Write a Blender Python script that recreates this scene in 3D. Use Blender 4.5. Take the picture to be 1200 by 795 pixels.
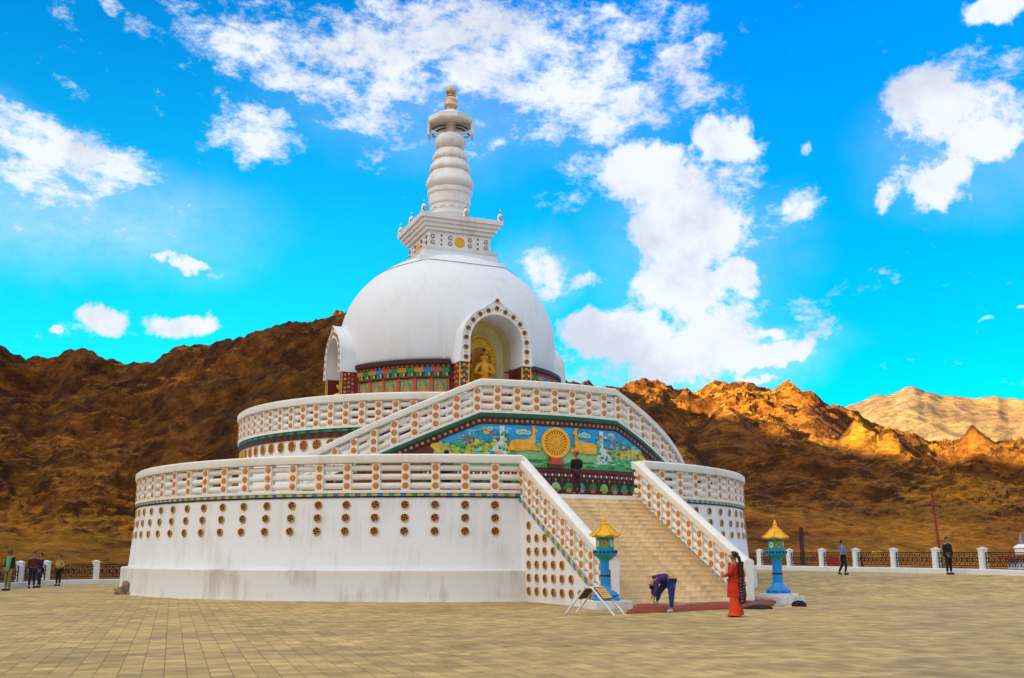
import bpy, bmesh, math, random
from mathutils import Vector, Matrix, noise as mnoise
R = math.radians
PI = math.pi
rnd = random.Random(7)
scene = bpy.context.scene
for o in list(bpy.data.objects):
    bpy.data.objects.remove(o)
COL = scene.collection

# ------------------------------------------------------------------ camera
EYE = 1.6
PITCH = math.atan(253 / 1200.0)
cam_data = bpy.data.cameras.new('camera')
cam_data.sensor_width = 36.0
cam_data.lens = 36.0
cam_data.clip_start = 0.1
cam_data.clip_end = 8000
cam = bpy.data.objects.new('camera', cam_data)
COL.objects.link(cam)
cam.location = (0, 0, EYE)
cam.rotation_euler = (PI / 2 + PITCH, 0, 0)
scene.camera = cam

# ------------------------------------------------------------------ exposure
vs = scene.view_settings
vs.view_transform = 'Standard'
vs.look = 'None'
vs.gamma = 1.0
vs.exposure = 2.7
vs.use_curve_mapping = False
scene.cycles.max_bounces = 6
scene.cycles.diffuse_bounces = 3
scene.cycles.use_denoising = True

# ------------------------------------------------------------------ sun
SUN_DIR = Vector((-0.82, -0.57, 0))          # horizontal direction towards the sun
SUN_DIR.normalize()
SUN_EL = R(8.0)
to_sun = Vector((SUN_DIR.x * math.cos(SUN_EL), SUN_DIR.y * math.cos(SUN_EL), math.sin(SUN_EL)))
sd = bpy.data.lights.new('sun', 'SUN')
sd.energy = 5.0
sd.angle = R(0.5)
sd.color = (1.0, 0.84, 0.38)
sun = bpy.data.objects.new('sun', sd)
COL.objects.link(sun)
sun.rotation_euler = (-to_sun).to_track_quat('-Z', 'Y').to_euler()
sun.location = to_sun * 300

# ------------------------------------------------------------------ sky
def pix_dir(px, py):
    a = (px - 600) / 1200.0
    b = (397.5 - py) / 1200.0
    c, s = math.cos(PITCH), math.sin(PITCH)
    return Vector((a, c - b * s, s + b * c)).normalized()

world = bpy.data.worlds.new('World')
scene.world = world
world.use_nodes = True
wt = world.node_tree
wt.nodes.clear()
WN, WL = wt.nodes.new, wt.links.new
def wmath(op, a, b=None, clamp=False):
    n = WN('ShaderNodeMath'); n.operation = op; n.use_clamp = clamp
    for i, v in enumerate((a, b)):
        if v is None: continue
        if isinstance(v, (int, float)): n.inputs[i].default_value = v
        else: WL(v, n.inputs[i])
    return n.outputs[0]
def wramp(v, a, b, lo=0.0, hi=1.0, smooth=True):
    n = WN('ShaderNodeMapRange')
    n.interpolation_type = 'SMOOTHSTEP' if smooth else 'LINEAR'
    WL(v, n.inputs[0])
    n.inputs[1].default_value = a; n.inputs[2].default_value = b
    n.inputs[3].default_value = lo; n.inputs[4].default_value = hi
    return n.outputs[0]
def wmix(f, a, b):
    n = WN('ShaderNodeMix'); n.data_type = 'RGBA'
    for i, v in ((0, f), (6, a), (7, b)):
        if isinstance(v, (int, float)): n.inputs[i].default_value = v
        elif isinstance(v, tuple): n.inputs[i].default_value = v + (1,)
        else: WL(v, n.inputs[i])
    return n.outputs[2]

sky = WN('ShaderNodeTexSky')
sky.sky_type = 'NISHITA'
sky.sun_disc = False
sky.sun_elevation = R(8.0)
sky.sun_rotation = math.atan2(SUN_DIR.x, SUN_DIR.y)
sky.altitude = 3500
sky.air_density = 1.0
sky.dust_density = 0.4
sky.ozone_density = 2.0
tc = WN('ShaderNodeTexCoord')
dirv = WN('ShaderNodeVectorMath'); dirv.operation = 'NORMALIZE'
WL(tc.outputs['Generated'], dirv.inputs[0])
sep = WN('ShaderNodeSeparateXYZ'); WL(dirv.outputs[0], sep.inputs[0])
az = wmath('ARCTAN2', sep.outputs[0], sep.outputs[1])
el = wmath('ARCSINE', sep.outputs[2])
comb = WN('ShaderNodeCombineXYZ'); WL(az, comb.inputs[0]); WL(el, comb.inputs[1])
# warp so that cloud outlines billow
def wnoise(vec, scale, detail=6, rough=0.6, dist=0.0):
    n = WN('ShaderNodeTexNoise'); n.inputs['Scale'].default_value = scale
    n.inputs['Detail'].default_value = detail; n.inputs['Roughness'].default_value = rough
    n.inputs['Distortion'].default_value = dist
    WL(vec, n.inputs['Vector'])
    return n
w1 = wnoise(dirv.outputs[0], 9.0, 5, 0.6)
wv = WN('ShaderNodeVectorMath'); wv.operation = 'SUBTRACT'
WL(w1.outputs['Color'], wv.inputs[0]); wv.inputs[1].default_value = (0.5, 0.5, 0.5)
wsc = WN('ShaderNodeVectorMath'); wsc.operation = 'SCALE'; WL(wv.outputs[0], wsc.inputs[0]); wsc.inputs['Scale'].default_value = 0.10
wadd = WN('ShaderNodeVectorMath'); wadd.operation = 'ADD'; WL(comb.outputs[0], wadd.inputs[0]); WL(wsc.outputs[0], wadd.inputs[1])
cut = WN('ShaderNodeVectorMath'); cut.operation = 'MULTIPLY'; WL(wadd.outputs[0], cut.inputs[0]); cut.inputs[1].default_value = (1, 1, 0)

def blob_field(blobs):
    acc = None
    for (px, py, rx, ry, rot, st) in blobs:
        d = pix_dir(px, py)
        m = WN('ShaderNodeMapping'); m.vector_type = 'TEXTURE'
        WL(cut.outputs[0], m.inputs['Vector'])
        m.inputs['Location'].default_value = (math.atan2(d.x, d.y), math.asin(d.z), 0)
        m.inputs['Rotation'].default_value = (0, 0, R(rot))
        m.inputs['Scale'].default_value = (rx / 1200.0, ry / 1200.0, 1)
        ln = WN('ShaderNodeVectorMath'); ln.operation = 'LENGTH'; WL(m.outputs[0], ln.inputs[0])
        v = wramp(ln.outputs['Value'], 1.35, 0.25, 0.0, st)
        acc = v if acc is None else wmath('MAXIMUM', acc, v)
    return acc
CUMULUS = [
    (745, 205, 85, 48, 5, 1.0), (815, 265, 75, 80, 0, 1.0), (850, 165, 45, 42, 30, .9), (865, 320, 38, 30, 0, .95),
    (740, 390, 95, 38, -5, 1.0), (815, 400, 95, 55, 15, .95), (905, 408, 100, 17, 14, .9), (880, 440, 45, 8, 5, .8), (975, 385, 45, 14, 20, .6),
    (800, 335, 75, 50, 0, .95), (640, 305, 42, 36, 0, .62), (690, 320, 28, 20, 0, .55), (903, 384, 22, 12, 0, .8),
    (930, 238, 40, 26, 15, .78), (1100, 135, 75, 50, 0, .95), (1150, 175, 75, 36, 30, .9), (1105, 222, 45, 32, 20, 1.0),
    (1185, 130, 40, 42, 0, .72), (1032, 232, 26, 20, 0, .7), (1158, 8, 38, 20, 10, 1.0), (943, 170, 13, 10, 30, .62), (882, 40, 14, 9, 0, .5),
    (1183, 344, 8, 5, 0, .8), (1142, 362, 14, 6, 0, .5),
    (128, 385, 36, 20, -12, 1.0), (212, 388, 40, 20, 8, 1.0), (72, 384, 11, 9, 0, 1.0), (205, 300, 42, 9, -8, .62),
]
CIRRUS = [
    (45, 165, 95, 36, 4, .98), (120, 178, 80, 34, -6, .98), (160, 198, 50, 16, -4, .9), (20, 200, 110, 44, 0, .86), (90, 205, 110, 30, 0, .80), (60, 240, 210, 55, 0, .45), (170, 250, 120, 40, 0, .40),
    (330, 55, 170, 55, -12, .82), (450, 60, 150, 60, 0, .90), (560, 60, 170, 80, 0, .96), (295, 150, 78, 42, -10, .92), (420, 120, 110, 45, -18, .74),
    (680, 110, 160, 85, 0, .94), (790, 70, 75, 60, 10, .74), (700, 20, 130, 40, 0, .66), (440, 185, 26, 26, -30, .66), (510, 5, 70, 26, 0, .80), (480, 140, 60, 24, 0, .55),
    (170, 20, 28, 16, 0, .62), (130, 10, 20, 12, 0, .6), (80, 95, 40, 16, -30, .5), (90, 30, 30, 16, -20, .48),
    (985, 345, 70, 16, 6, .55), (960, 360, 40, 12, 6, .5), (820, 120, 60, 40, 0, .6), (870, 240, 60, 90, 0, .60), (690, 210, 60, 50, 0, .62), (1160, 105, 80, 60, 0, .64), (1060, 215, 50, 30, 0, .56), (930, 240, 60, 36, 0, .52), (690, 430, 70, 30, 0, .56), (900, 400, 110, 36, 10, .62), (125, 388, 60, 26, 0, .40), (900, 290, 50, 40, 0, .40), (560, 160, 60, 30, 0, .5),
]
fc = blob_field(CUMULUS)
fs = blob_field(CIRRUS)
VEIL = [(60, 245, 220, 70, 0, .34), (20, 200, 120, 60, 0, .25), (560, 120, 260, 80, 0, .16), (820, 300, 130, 90, 0, .20), (830, 420, 150, 45, 5, .38), (640, 310, 60, 50, 0, .22), (1130, 180, 110, 70, 0, .18)]
fv = blob_field(VEIL)
nc = wnoise(dirv.outputs[0], 20.0, 11, 0.72, 0.15)
# streaky noise for the high cloud: stretched along one direction
strm = WN('ShaderNodeMapping'); WL(comb.outputs[0], strm.inputs['Vector'])
strm.inputs['Rotation'].default_value = (0, 0, R(18)); strm.inputs['Scale'].default_value = (1.0, 1.7, 1.0)
ns = wnoise(strm.outputs[0], 24.0, 11, 0.72, 0.12)
dc = wmath('ADD', fc, wmath('MULTIPLY', wmath('SUBTRACT', nc.outputs['Fac'], 0.5), 2.2))
ac = wramp(dc, 0.30, 0.78)
dsn = wmath('ADD', fs, wmath('MULTIPLY', wmath('SUBTRACT', ns.outputs['Fac'], 0.5), 2.7))
as_ = wramp(dsn, 0.34, 1.08)
# sky beside and behind the camera: unseen cloud added as white fill light
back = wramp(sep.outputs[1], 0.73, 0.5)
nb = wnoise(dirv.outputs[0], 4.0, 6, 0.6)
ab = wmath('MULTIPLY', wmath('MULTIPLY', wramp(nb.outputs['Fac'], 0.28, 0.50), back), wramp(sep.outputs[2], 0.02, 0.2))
av = wmath('MULTIPLY', fv, wramp(ns.outputs['Fac'], 0.25, 0.7, 0.55, 1.2))
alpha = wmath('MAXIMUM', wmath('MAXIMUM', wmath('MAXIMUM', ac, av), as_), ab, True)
# clear sky: deep and saturated
hs = WN('ShaderNodeHueSaturation'); hs.inputs['Saturation'].default_value = 1.0
WL(sky.outputs[0], hs.inputs['Color'])
SKYK = 0.05
skys = WN('ShaderNodeVectorMath'); skys.operation = 'SCALE'; WL(hs.outputs[0], skys.inputs[0]); skys.inputs['Scale'].default_value = 1.0
tint = WN('ShaderNodeVectorMath'); tint.operation = 'MULTIPLY'; WL(skys.outputs[0], tint.inputs[0])
lowt = wmix(wramp(sep.outputs[0], -0.35, 0.38), (0.03, 1.48, 1.40), (0.0, 0.80, 1.45))
WL(wmix(wramp(sep.outputs[2], 0.22, 0.60), lowt, (0.0, 0.86, 1.48)), tint.inputs[1])
# clouds: white tops, lavender grey where thick
shade = wramp(wnoise(dirv.outputs[0], 9.0, 6, 0.6).outputs['Fac'], 0.46, 0.66, 0.0, 0.75)
ccol = wmix(shade, (2.8, 2.98, 3.25), (1.85, 2.05, 2.5))
# glow added above the low sun, outside the view, as soft side light
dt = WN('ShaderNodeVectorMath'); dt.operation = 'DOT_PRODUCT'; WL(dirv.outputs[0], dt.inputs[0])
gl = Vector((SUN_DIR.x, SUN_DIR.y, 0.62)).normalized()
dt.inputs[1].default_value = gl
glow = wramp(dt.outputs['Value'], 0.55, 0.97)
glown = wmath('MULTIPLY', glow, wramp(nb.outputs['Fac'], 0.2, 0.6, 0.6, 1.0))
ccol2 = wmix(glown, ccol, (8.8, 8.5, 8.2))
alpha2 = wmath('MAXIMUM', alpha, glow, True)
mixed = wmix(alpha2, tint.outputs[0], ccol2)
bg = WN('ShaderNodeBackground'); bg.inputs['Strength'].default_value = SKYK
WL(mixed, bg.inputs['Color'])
wo = WN('ShaderNodeOutputWorld'); WL(bg.outputs[0], wo.inputs['Surface'])
world.cycles.sampling_method = 'MANUAL'
world.cycles.sample_map_resolution = 1024

# ------------------------------------------------------------------ materials
MATS = {}
def mat(name, col, rough=0.7, var=0.15, scale=3.0, bump=0.0, bscale=40.0, metal=0.0, coord='Object', spec=0.3, col2=None):
    if name in MATS: return MATS[name]
    m = bpy.data.materials.new(name); m.use_nodes = True
    nt = m.node_tree; nt.nodes.clear()
    out = nt.nodes.new('ShaderNodeOutputMaterial')
    b = nt.nodes.new('ShaderNodeBsdfPrincipled')
    nt.links.new(b.outputs[0], out.inputs[0])
    b.inputs['Roughness'].default_value = rough
    b.inputs['Metallic'].default_value = metal
    b.inputs['Specular IOR Level'].default_value = spec
    t = nt.nodes.new('ShaderNodeTexCoord')
    n = nt.nodes.new('ShaderNodeTexNoise'); n.inputs['Scale'].default_value = scale
    n.inputs['Detail'].default_value = 8; n.inputs['Roughness'].default_value = 0.65
    nt.links.new(t.outputs[coord], n.inputs['Vector'])
    r = nt.nodes.new('ShaderNodeMapRange'); r.inputs[1].default_value = 0.3; r.inputs[2].default_value = 0.7
    nt.links.new(n.outputs['Fac'], r.inputs[0])
    mx = nt.nodes.new('ShaderNodeMix'); mx.data_type = 'RGBA'
    c2 = col2 or tuple(min(1, c * (1 + var * .5)) for c in col)
    c1 = col if col2 else tuple(c * (1 - var) for c in col)
    mx.inputs[6].default_value = c1 + (1,); mx.inputs[7].default_value = c2 + (1,)
    nt.links.new(r.outputs[0], mx.inputs[0])
    nt.links.new(mx.outputs[2], b.inputs['Base Color'])
    if bump > 0:
        n2 = nt.nodes.new('ShaderNodeTexNoise'); n2.inputs['Scale'].default_value = bscale; n2.inputs['Detail'].default_value = 6
        nt.links.new(t.outputs[coord], n2.inputs['Vector'])
        bp = nt.nodes.new('ShaderNodeBump'); bp.inputs['Strength'].default_value = bump; bp.inputs['Distance'].default_value = 0.02
        nt.links.new(n2.outputs['Fac'], bp.inputs['Height'])
        nt.links.new(bp.outputs[0], b.inputs['Normal'])
    MATS[name] = m
    return m

def nodes_of(m):
    nt = m.node_tree
    return nt, nt.nodes.new, nt.links.new

def white_wash(name, base=(0.76, 0.755, 0.745), stain=(0.52, 0.45, 0.36), amount=0.35):
    """lime-washed wall with rain streaks and worn patches"""
    m = bpy.data.materials.new(name); m.use_nodes = True
    nt, N, L = nodes_of(m)
    b = nt.nodes['Principled BSDF']; b.inputs['Roughness'].default_value = 0.75
    t = N('ShaderNodeTexCoord')
    mp = N('ShaderNodeMapping'); mp.inputs['Scale'].default_value = (2.2, 2.2, 0.18); L(t.outputs['Object'], mp.inputs[0])
    n1 = N('ShaderNodeTexNoise'); n1.inputs['Scale'].default_value = 1.6; n1.inputs['Detail'].default_value = 9; n1.inputs['Roughness'].default_value = .7; L(mp.outputs[0], n1.inputs['Vector'])
    n2 = N('ShaderNodeTexNoise'); n2.inputs['Scale'].default_value = 0.7; n2.inputs['Detail'].default_value = 8; L(t.outputs['Object'], n2.inputs['Vector'])
    mu = N('ShaderNodeMath'); mu.operation = 'MULTIPLY'; L(n1.outputs['Fac'], mu.inputs[0]); L(n2.outputs['Fac'], mu.inputs[1])
    r = N('ShaderNodeMapRange'); r.inputs[1].default_value = .24; r.inputs[2].default_value = .44; r.inputs[4].default_value = amount; L(mu.outputs[0], r.inputs[0])
    mx = N('ShaderNodeMix'); mx.data_type = 'RGBA'; mx.inputs[6].default_value = base + (1,); mx.inputs[7].default_value = stain + (1,)
    L(r.outputs[0], mx.inputs[0]); L(mx.outputs[2], b.inputs['Base Color'])
    n3 = N('ShaderNodeTexNoise'); n3.inputs['Scale'].default_value = 9; n3.inputs['Detail'].default_value = 6; L(t.outputs['Object'], n3.inputs['Vector'])
    bp = N('ShaderNodeBump'); bp.inputs['Strength'].default_value = .18; bp.inputs['Distance'].default_value = .03
    L(n3.outputs['Fac'], bp.inputs['Height']); L(bp.outputs[0], b.inputs['Normal'])
    return m

WHITE = white_wash('white_limewash', amount=.55)
DOME_WHITE = white_wash('dome_white', (0.74, 0.745, 0.755), (0.58, 0.54, 0.50), .42)
PLINTH_GREY = white_wash('plinth_whitewash', (0.70, 0.68, 0.64), (0.36, 0.29, 0.21), .75)
RAIL_WHITE = white_wash('rail_white', (0.80, 0.75, 0.655), (0.50, 0.42, 0.32), .40)
SPIRE_WHITE = white_wash('spire_white', (0.78, 0.74, 0.70), (0.38, 0.28, 0.20), .5)
ORANGE = mat('orange_disc', (0.62, 0.20, 0.02), 0.5, .2, 20)
GOLD = mat('gold_paint', (0.70, 0.36, 0.04), 0.4, .2, 8)
YELLOW = mat('yellow_paint', (0.84, 0.43, 0.012), 0.45, .15, 6)
DARKWOOD = mat('dark_brown_paint', (0.045, 0.018, 0.010), 0.5, .3, 8)
MAROON = mat('maroon_paint', (0.14, 0.025, 0.018), 0.5, .3, 8)
RED = mat('red_paint', (0.55, 0.07, 0.03), 0.5, .2, 8)
GREEN = mat('green_paint', (0.02, 0.22, 0.07), 0.5, .2, 8)
DKGREEN = mat('dark_green_paint', (0.02, 0.10, 0.045), 0.5, .3, 8)
TEAL = mat('teal_paint', (0.02, 0.28, 0.22), 0.5, .2, 8)
BLUE = mat('blue_paint', (0.02, 0.20, 0.55), 0.5, .2, 8)
LAMPBLUE = mat('lamp_blue', (0.012, 0.25, 0.60), 0.4, .15, 5)
LAMPGREEN = mat('lamp_green', (0.01, 0.34, 0.20), 0.5, .15, 5)
BLACK = mat('black_paint', (0.012, 0.011, 0.012), 0.5, .2, 8)
CREAM = mat('cream_paint', (0.80, 0.68, 0.36), 0.7, .12, 2)
PALE = mat('pale_paint', (0.72, 0.72, 0.70), 0.6, .1, 6)

# ------------------------------------------------------------------ mesh helpers
class MB:
    def __init__(self):
        self.v = []; self.f = []; self.mi = []; self.mats = []
    def m(self, material):
        if material not in self.mats: self.mats.append(material)
        return self.mats.index(material)
    def add(self, verts, faces, material):
        k = len(self.v); i = self.m(material)
        self.v += [tuple(p) for p in verts]
        for f in faces:
            self.f.append(tuple(k + j for j in f)); self.mi.append(i)
    def box(self, c, s, material, rz=0.0, M=None):
        hx, hy, hz = s[0] / 2, s[1] / 2, s[2] / 2
        P = [Vector((x, y, z)) for x in (-hx, hx) for y in (-hy, hy) for z in (-hz, hz)]
        rot = Matrix.Rotation(rz, 3, 'Z')
        P = [Vector(c) + rot @ p for p in P]
        if M: P = [M @ p for p in P]
        self.add(P, [(0, 1, 3, 2), (4, 6, 7, 5), (0, 4, 5, 1), (2, 3, 7, 6), (0, 2, 6, 4), (1, 5, 7, 3)], material)
    def lathe(self, prof, material, n=48, c=(0, 0, 0), cap=True, a0=0.0, a1=2 * PI, skip=None, ph=0.0):
        full = abs(a1 - a0 - 2 * PI) < 1e-6
        na = n if full else n + 1
        V = []
        for r, z in prof:
            for j in range(na):
                a = a0 + (a1 - a0) * j / n + ph
                V.append((c[0] + r * math.cos(a), c[1] + r * math.sin(a), c[2] + z))
        Fc = []
        for i in range(len(prof) - 1):
            for j in range(n):
                k = (j + 1) % na
                q = (i * na + j, i * na + k, (i + 1) * na + k, (i + 1) * na + j)
                if skip:
                    ctr = sum((Vector(V[t]) for t in q), Vector()) / 4
                    if skip(ctr): continue
                Fc.append(q)
        if cap and full:
            if prof[0][0] > 1e-4: Fc.append(tuple(reversed(range(na))))
            if prof[-1][0] > 1e-4: Fc.append(tuple((len(prof) - 1) * na + j for j in range(na)))
        self.add(V, Fc, material)
    def tube(self, path, r, material, n=6, cap=True):
        path = [Vector(p) for p in path]
        rr = r if isinstance(r, (list, tuple)) else [r] * len(path)
        V = []; Fc = []
        prev = None
        for i, p in enumerate(path):
            d = (path[min(i + 1, len(path) - 1)] - path[max(i - 1, 0)])
            if d.length < 1e-9: d = Vector((0, 0, 1))
            d.normalize()
            ref = Vector((0, 0, 1)) if abs(d.z) < .95 else Vector((0, 1, 0))
            a = d.cross(ref).normalized() if prev is None else (prev - d * prev.dot(d)).normalized()
            prev = a
            b = d.cross(a)
            for j in range(n):
                t = 2 * PI * j / n
                V.append(p + (a * math.cos(t) + b * math.sin(t)) * rr[i])
        for i in range(len(path) - 1):
            for j in range(n):
                k = (j + 1) % n
                Fc.append((i * n + j, i * n + k, (i + 1) * n + k, (i + 1) * n + j))
        if cap:
            Fc.append(tuple(reversed(range(n)))); Fc.append(tuple((len(path) - 1) * n + j for j in range(n)))
        self.add(V, Fc, material)
    def prism(self, poly, y0, y1, material, M=None, fn=None):
        """poly in (x, z), extruded along y from y0 (front) to y1"""
        n = len(poly)
        V = [Vector((x, y0, z)) for x, z in poly] + [Vector((x, y1, z)) for x, z in poly]
        if fn: V = [fn(p) for p in V]
        if M: V = [M @ p for p in V]
        Fc = [tuple(range(n)), tuple(reversed(range(n, 2 * n)))]
        for i in range(n):
            j = (i + 1) % n
            Fc.append((j, i, n + i, n + j))
        self.add(V, Fc, material)
    def sweep(self, sec, frames, material, closed=False, cap=True, matfn=None):
        """sec: closed polygon of (out, up); frames: (origin, out_vector)"""
        n = len(sec); V = []
        for o, u in frames:
            for a, z in sec: V.append(Vector(o) + Vector(u) * a + Vector((0, 0, z)))
        m = len(frames)
        for i in range(m if closed else m - 1):
            k = (i + 1) % m
            Fc = [(i * n + j, i * n + (j + 1) % n, k * n + (j + 1) % n, k * n + j) for j in range(n)]
            if i == 0:
                self.add(V, [], material); base = len(self.v) - len(V)
            mi = self.m(matfn(i) if matfn else material)
            for f in Fc:
                self.f.append(tuple(base + t for t in f)); self.mi.append(mi)
        if cap and not closed:
            mi = self.m(material)
            self.f.append(tuple(base + j for j in reversed(range(n)))); self.mi.append(mi)
            self.f.append(tuple(base + (m - 1) * n + j for j in range(n))); self.mi.append(mi)
    def mesh(self, name, smooth=0):
        me = bpy.data.meshes.new(name)
        me.from_pydata(self.v, [], self.f)
        for mm in self.mats: me.materials.append(mm)
        me.polygons.foreach_set('material_index', self.mi)
        bm = bmesh.new(); bm.from_mesh(me)
        bmesh.ops.recalc_face_normals(bm, faces=bm.faces)
        bm.to_mesh(me); bm.free()
        if smooth:
            me.polygons.foreach_set('use_smooth', [True] * len(me.polygons))
            if smooth < 180:
                try: me.set_sharp_from_angle(angle=R(smooth))
                except Exception: pass
        me.update()
        return me
    def build(self, name, parent=None, smooth=35, loc=None):
        o = bpy.data.objects.new(name, self.mesh(name, smooth))
        COL.objects.link(o)
        if parent: o.parent = parent
        if loc: o.location = loc
        return o

def bevel(o, w=0.02, seg=2, ang=40):
    md = o.modifiers.new('bevel', 'BEVEL'); md.width = w; md.segments = seg; md.limit_method = 'ANGLE'; md.angle_limit = R(ang)
    return o
def empty(name, loc=(0, 0, 0), rz=0.0, parent=None):
    o = bpy.data.objects.new(name, None); COL.objects.link(o)
    o.location = loc; o.rotation_euler = (0, 0, rz); o.empty_display_size = .3
    if parent: o.parent = parent
    return o
def tag(o, label, cat, group=None):
    o['label'] = label; o['category'] = cat
    if group: o['group'] = group
    return o
def inst(name, me, parent, M):
    o = bpy.data.objects.new(name, me); COL.objects.link(o)
    o.parent = parent; o.matrix_local = M
    return o
def smooth01(a, b, x):
    t = max(0.0, min(1.0, (x - a) / (b - a)))
    return t * t * (3 - 2 * t)
def frame_M(p, out):
    """local x = tangent, y = outward, z = up"""
    u = Vector((out[0], out[1], 0)).normalized()
    x = Vector((u.y, -u.x, 0))
    M = Matrix(((x.x, u.x, 0, p[0]), (x.y, u.y, 0, p[1]), (x.z, u.z, 1, p[2]), (0, 0, 0, 1)))
    return M

def zg(x, y):
    """height of the paved terrace: flat, then a low rise at the back on the right"""
    u = 0.35 * x + 0.94 * y
    return 0.66 * smooth01(40, 56, u) * smooth01(6.0, 15.0, x)

# ------------------------------------------------------------------ paving
def paving_material():
    m = bpy.data.materials.new('terrace_paving'); m.use_nodes = True
    nt, N, L = nodes_of(m)
    b = nt.nodes['Principled BSDF']; b.inputs['Roughness'].default_value = .85; b.inputs['Specular IOR Level'].default_value = .2
    t = N('ShaderNodeTexCoord')
    mp = N('ShaderNodeMapping'); mp.inputs['Rotation'].default_value = (0, 0, R(-18)); L(t.outputs['Object'], mp.inputs[0])
    def brick(w, h, mort, off, c1, c2, cm, bias=0.0):
        k = N('ShaderNodeTexBrick'); k.offset = off; k.inputs['Scale'].default_value = 1.0
        k.inputs['Brick Width'].default_value = w; k.inputs['Row Height'].default_value = h
        k.inputs['Mortar Size'].default_value = mort; k.inputs['Mortar Smooth'].default_value = .3; k.inputs['Bias'].default_value = bias
        k.inputs['Color1'].default_value = c1 + (1,); k.inputs['Color2'].default_value = c2 + (1,); k.inputs['Mortar'].default_value = cm + (1,)
        L(mp.outputs[0], k.inputs['Vector'])
        return k
    big = brick(.30, .30, .007, 0.0, (.70, .47, .17), (.46, .315, .12), (.33, .23, .09))
    fine = brick(.30, .05, .006, 0.0, (1, 1, 1), (.93, .93, .93), (.70, .67, .62))
    n1 = N('ShaderNodeTexNoise'); n1.inputs['Scale'].default_value = .22; n1.inputs['Detail'].default_value = 7; n1.inputs['Roughness'].default_value = .6; L(t.outputs['Object'], n1.inputs['Vector'])
    r1 = N('ShaderNodeMapRange'); r1.inputs[1].default_value = .46; r1.inputs[2].default_value = .64; L(n1.outputs['Fac'], r1.inputs[0])
    # long bands of greyer slabs across the terrace
    wv = N('ShaderNodeTexNoise'); wv.inputs['Scale'].default_value = 1.0; wv.inputs['Detail'].default_value = 5
    mp2 = N('ShaderNodeMapping'); mp2.inputs['Scale'].default_value = (.05, .42, 1); L(mp.outputs[0], mp2.inputs[0]); L(mp2.outputs[0], wv.inputs['Vector'])
    r2 = N('ShaderNodeMapRange'); r2.inputs[1].default_value = .5; r2.inputs[2].default_value = .62; r2.inputs[4].default_value = .75; L(wv.outputs['Fac'], r2.inputs[0])
    mu = N('ShaderNodeMix'); mu.data_type = 'RGBA'; mu.blend_type = 'MULTIPLY'; mu.inputs[0].default_value = 1
    L(big.outputs['Color'], mu.inputs[6]); L(fine.outputs['Color'], mu.inputs[7])
    g = N('ShaderNodeMix'); g.data_type = 'RGBA'; g.blend_type = 'MULTIPLY'; g.inputs[7].default_value = (.64, .67, .74, 1)
    mxm = N('ShaderNodeMath'); mxm.operation = 'MAXIMUM'; L(r1.outputs[0], mxm.inputs[0]); L(r2.outputs[0], mxm.inputs[1])
    sc = N('ShaderNodeMath'); sc.operation = 'MULTIPLY'; sc.inputs[1].default_value = .8; L(mxm.outputs[0], sc.inputs[0])
    L(sc.outputs[0], g.inputs[0]); L(mu.outputs[2], g.inputs[6])
    n4 = N('ShaderNodeTexNoise'); n4.inputs['Scale'].default_value = 1.8; n4.inputs['Detail'].default_value = 9; n4.inputs['Roughness'].default_value = .7; L(t.outputs['Object'], n4.inputs['Vector'])
    r4 = N('ShaderNodeMapRange'); r4.inputs[1].default_value = .3; r4.inputs[2].default_value = .7; r4.inputs[3].default_value = .66; r4.inputs[4].default_value = 1.28; L(n4.outputs['Fac'], r4.inputs[0])
    v = N('ShaderNodeVectorMath'); v.operation = 'SCALE'; L(g.outputs[2], v.inputs[0]); L(r4.outputs[0], v.inputs['Scale'])
    L(v.outputs[0], b.inputs['Base Color'])
    bp = N('ShaderNodeBump'); bp.inputs['Strength'].default_value = .5; bp.inputs['Distance'].default_value = .012
    hm = N('ShaderNodeMath'); hm.operation = 'ADD'; L(big.outputs['Fac'], hm.inputs[0]); L(fine.outputs['Fac'], hm.inputs[1])
    iv = N('ShaderNodeMath'); iv.operation = 'MULTIPLY'; iv.inputs[1].default_value = -1; L(hm.outputs[0], iv.inputs[0])
    L(iv.outputs[0], bp.inputs['Height']); L(bp.outputs[0], b.inputs['Normal'])
    return m

FENCE_A = [(-25.2, 40.5), (-25.0, 44.5), (-24.8, 48.5), (-24.6, 52.5), (-25.07, 56.5)]
FENCE_B = [(-25.07, 56.5), (-23.2, 58.5), (-20.5, 60.8), (-16, 63.5), (-10, 66.5), (-2, 69.8), (6, 70.4), (12.5, 69.6)]
FENCE_C = [(12.5, 69.6), (16.1, 68.0), (17.3, 65.2), (18.5, 62.4), (19.6, 59.6), (20.7, 56.7), (21.8, 53.8), (22.9, 50.9), (24.0, 48.0), (25.1, 45.1), (26, 42)]

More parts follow.
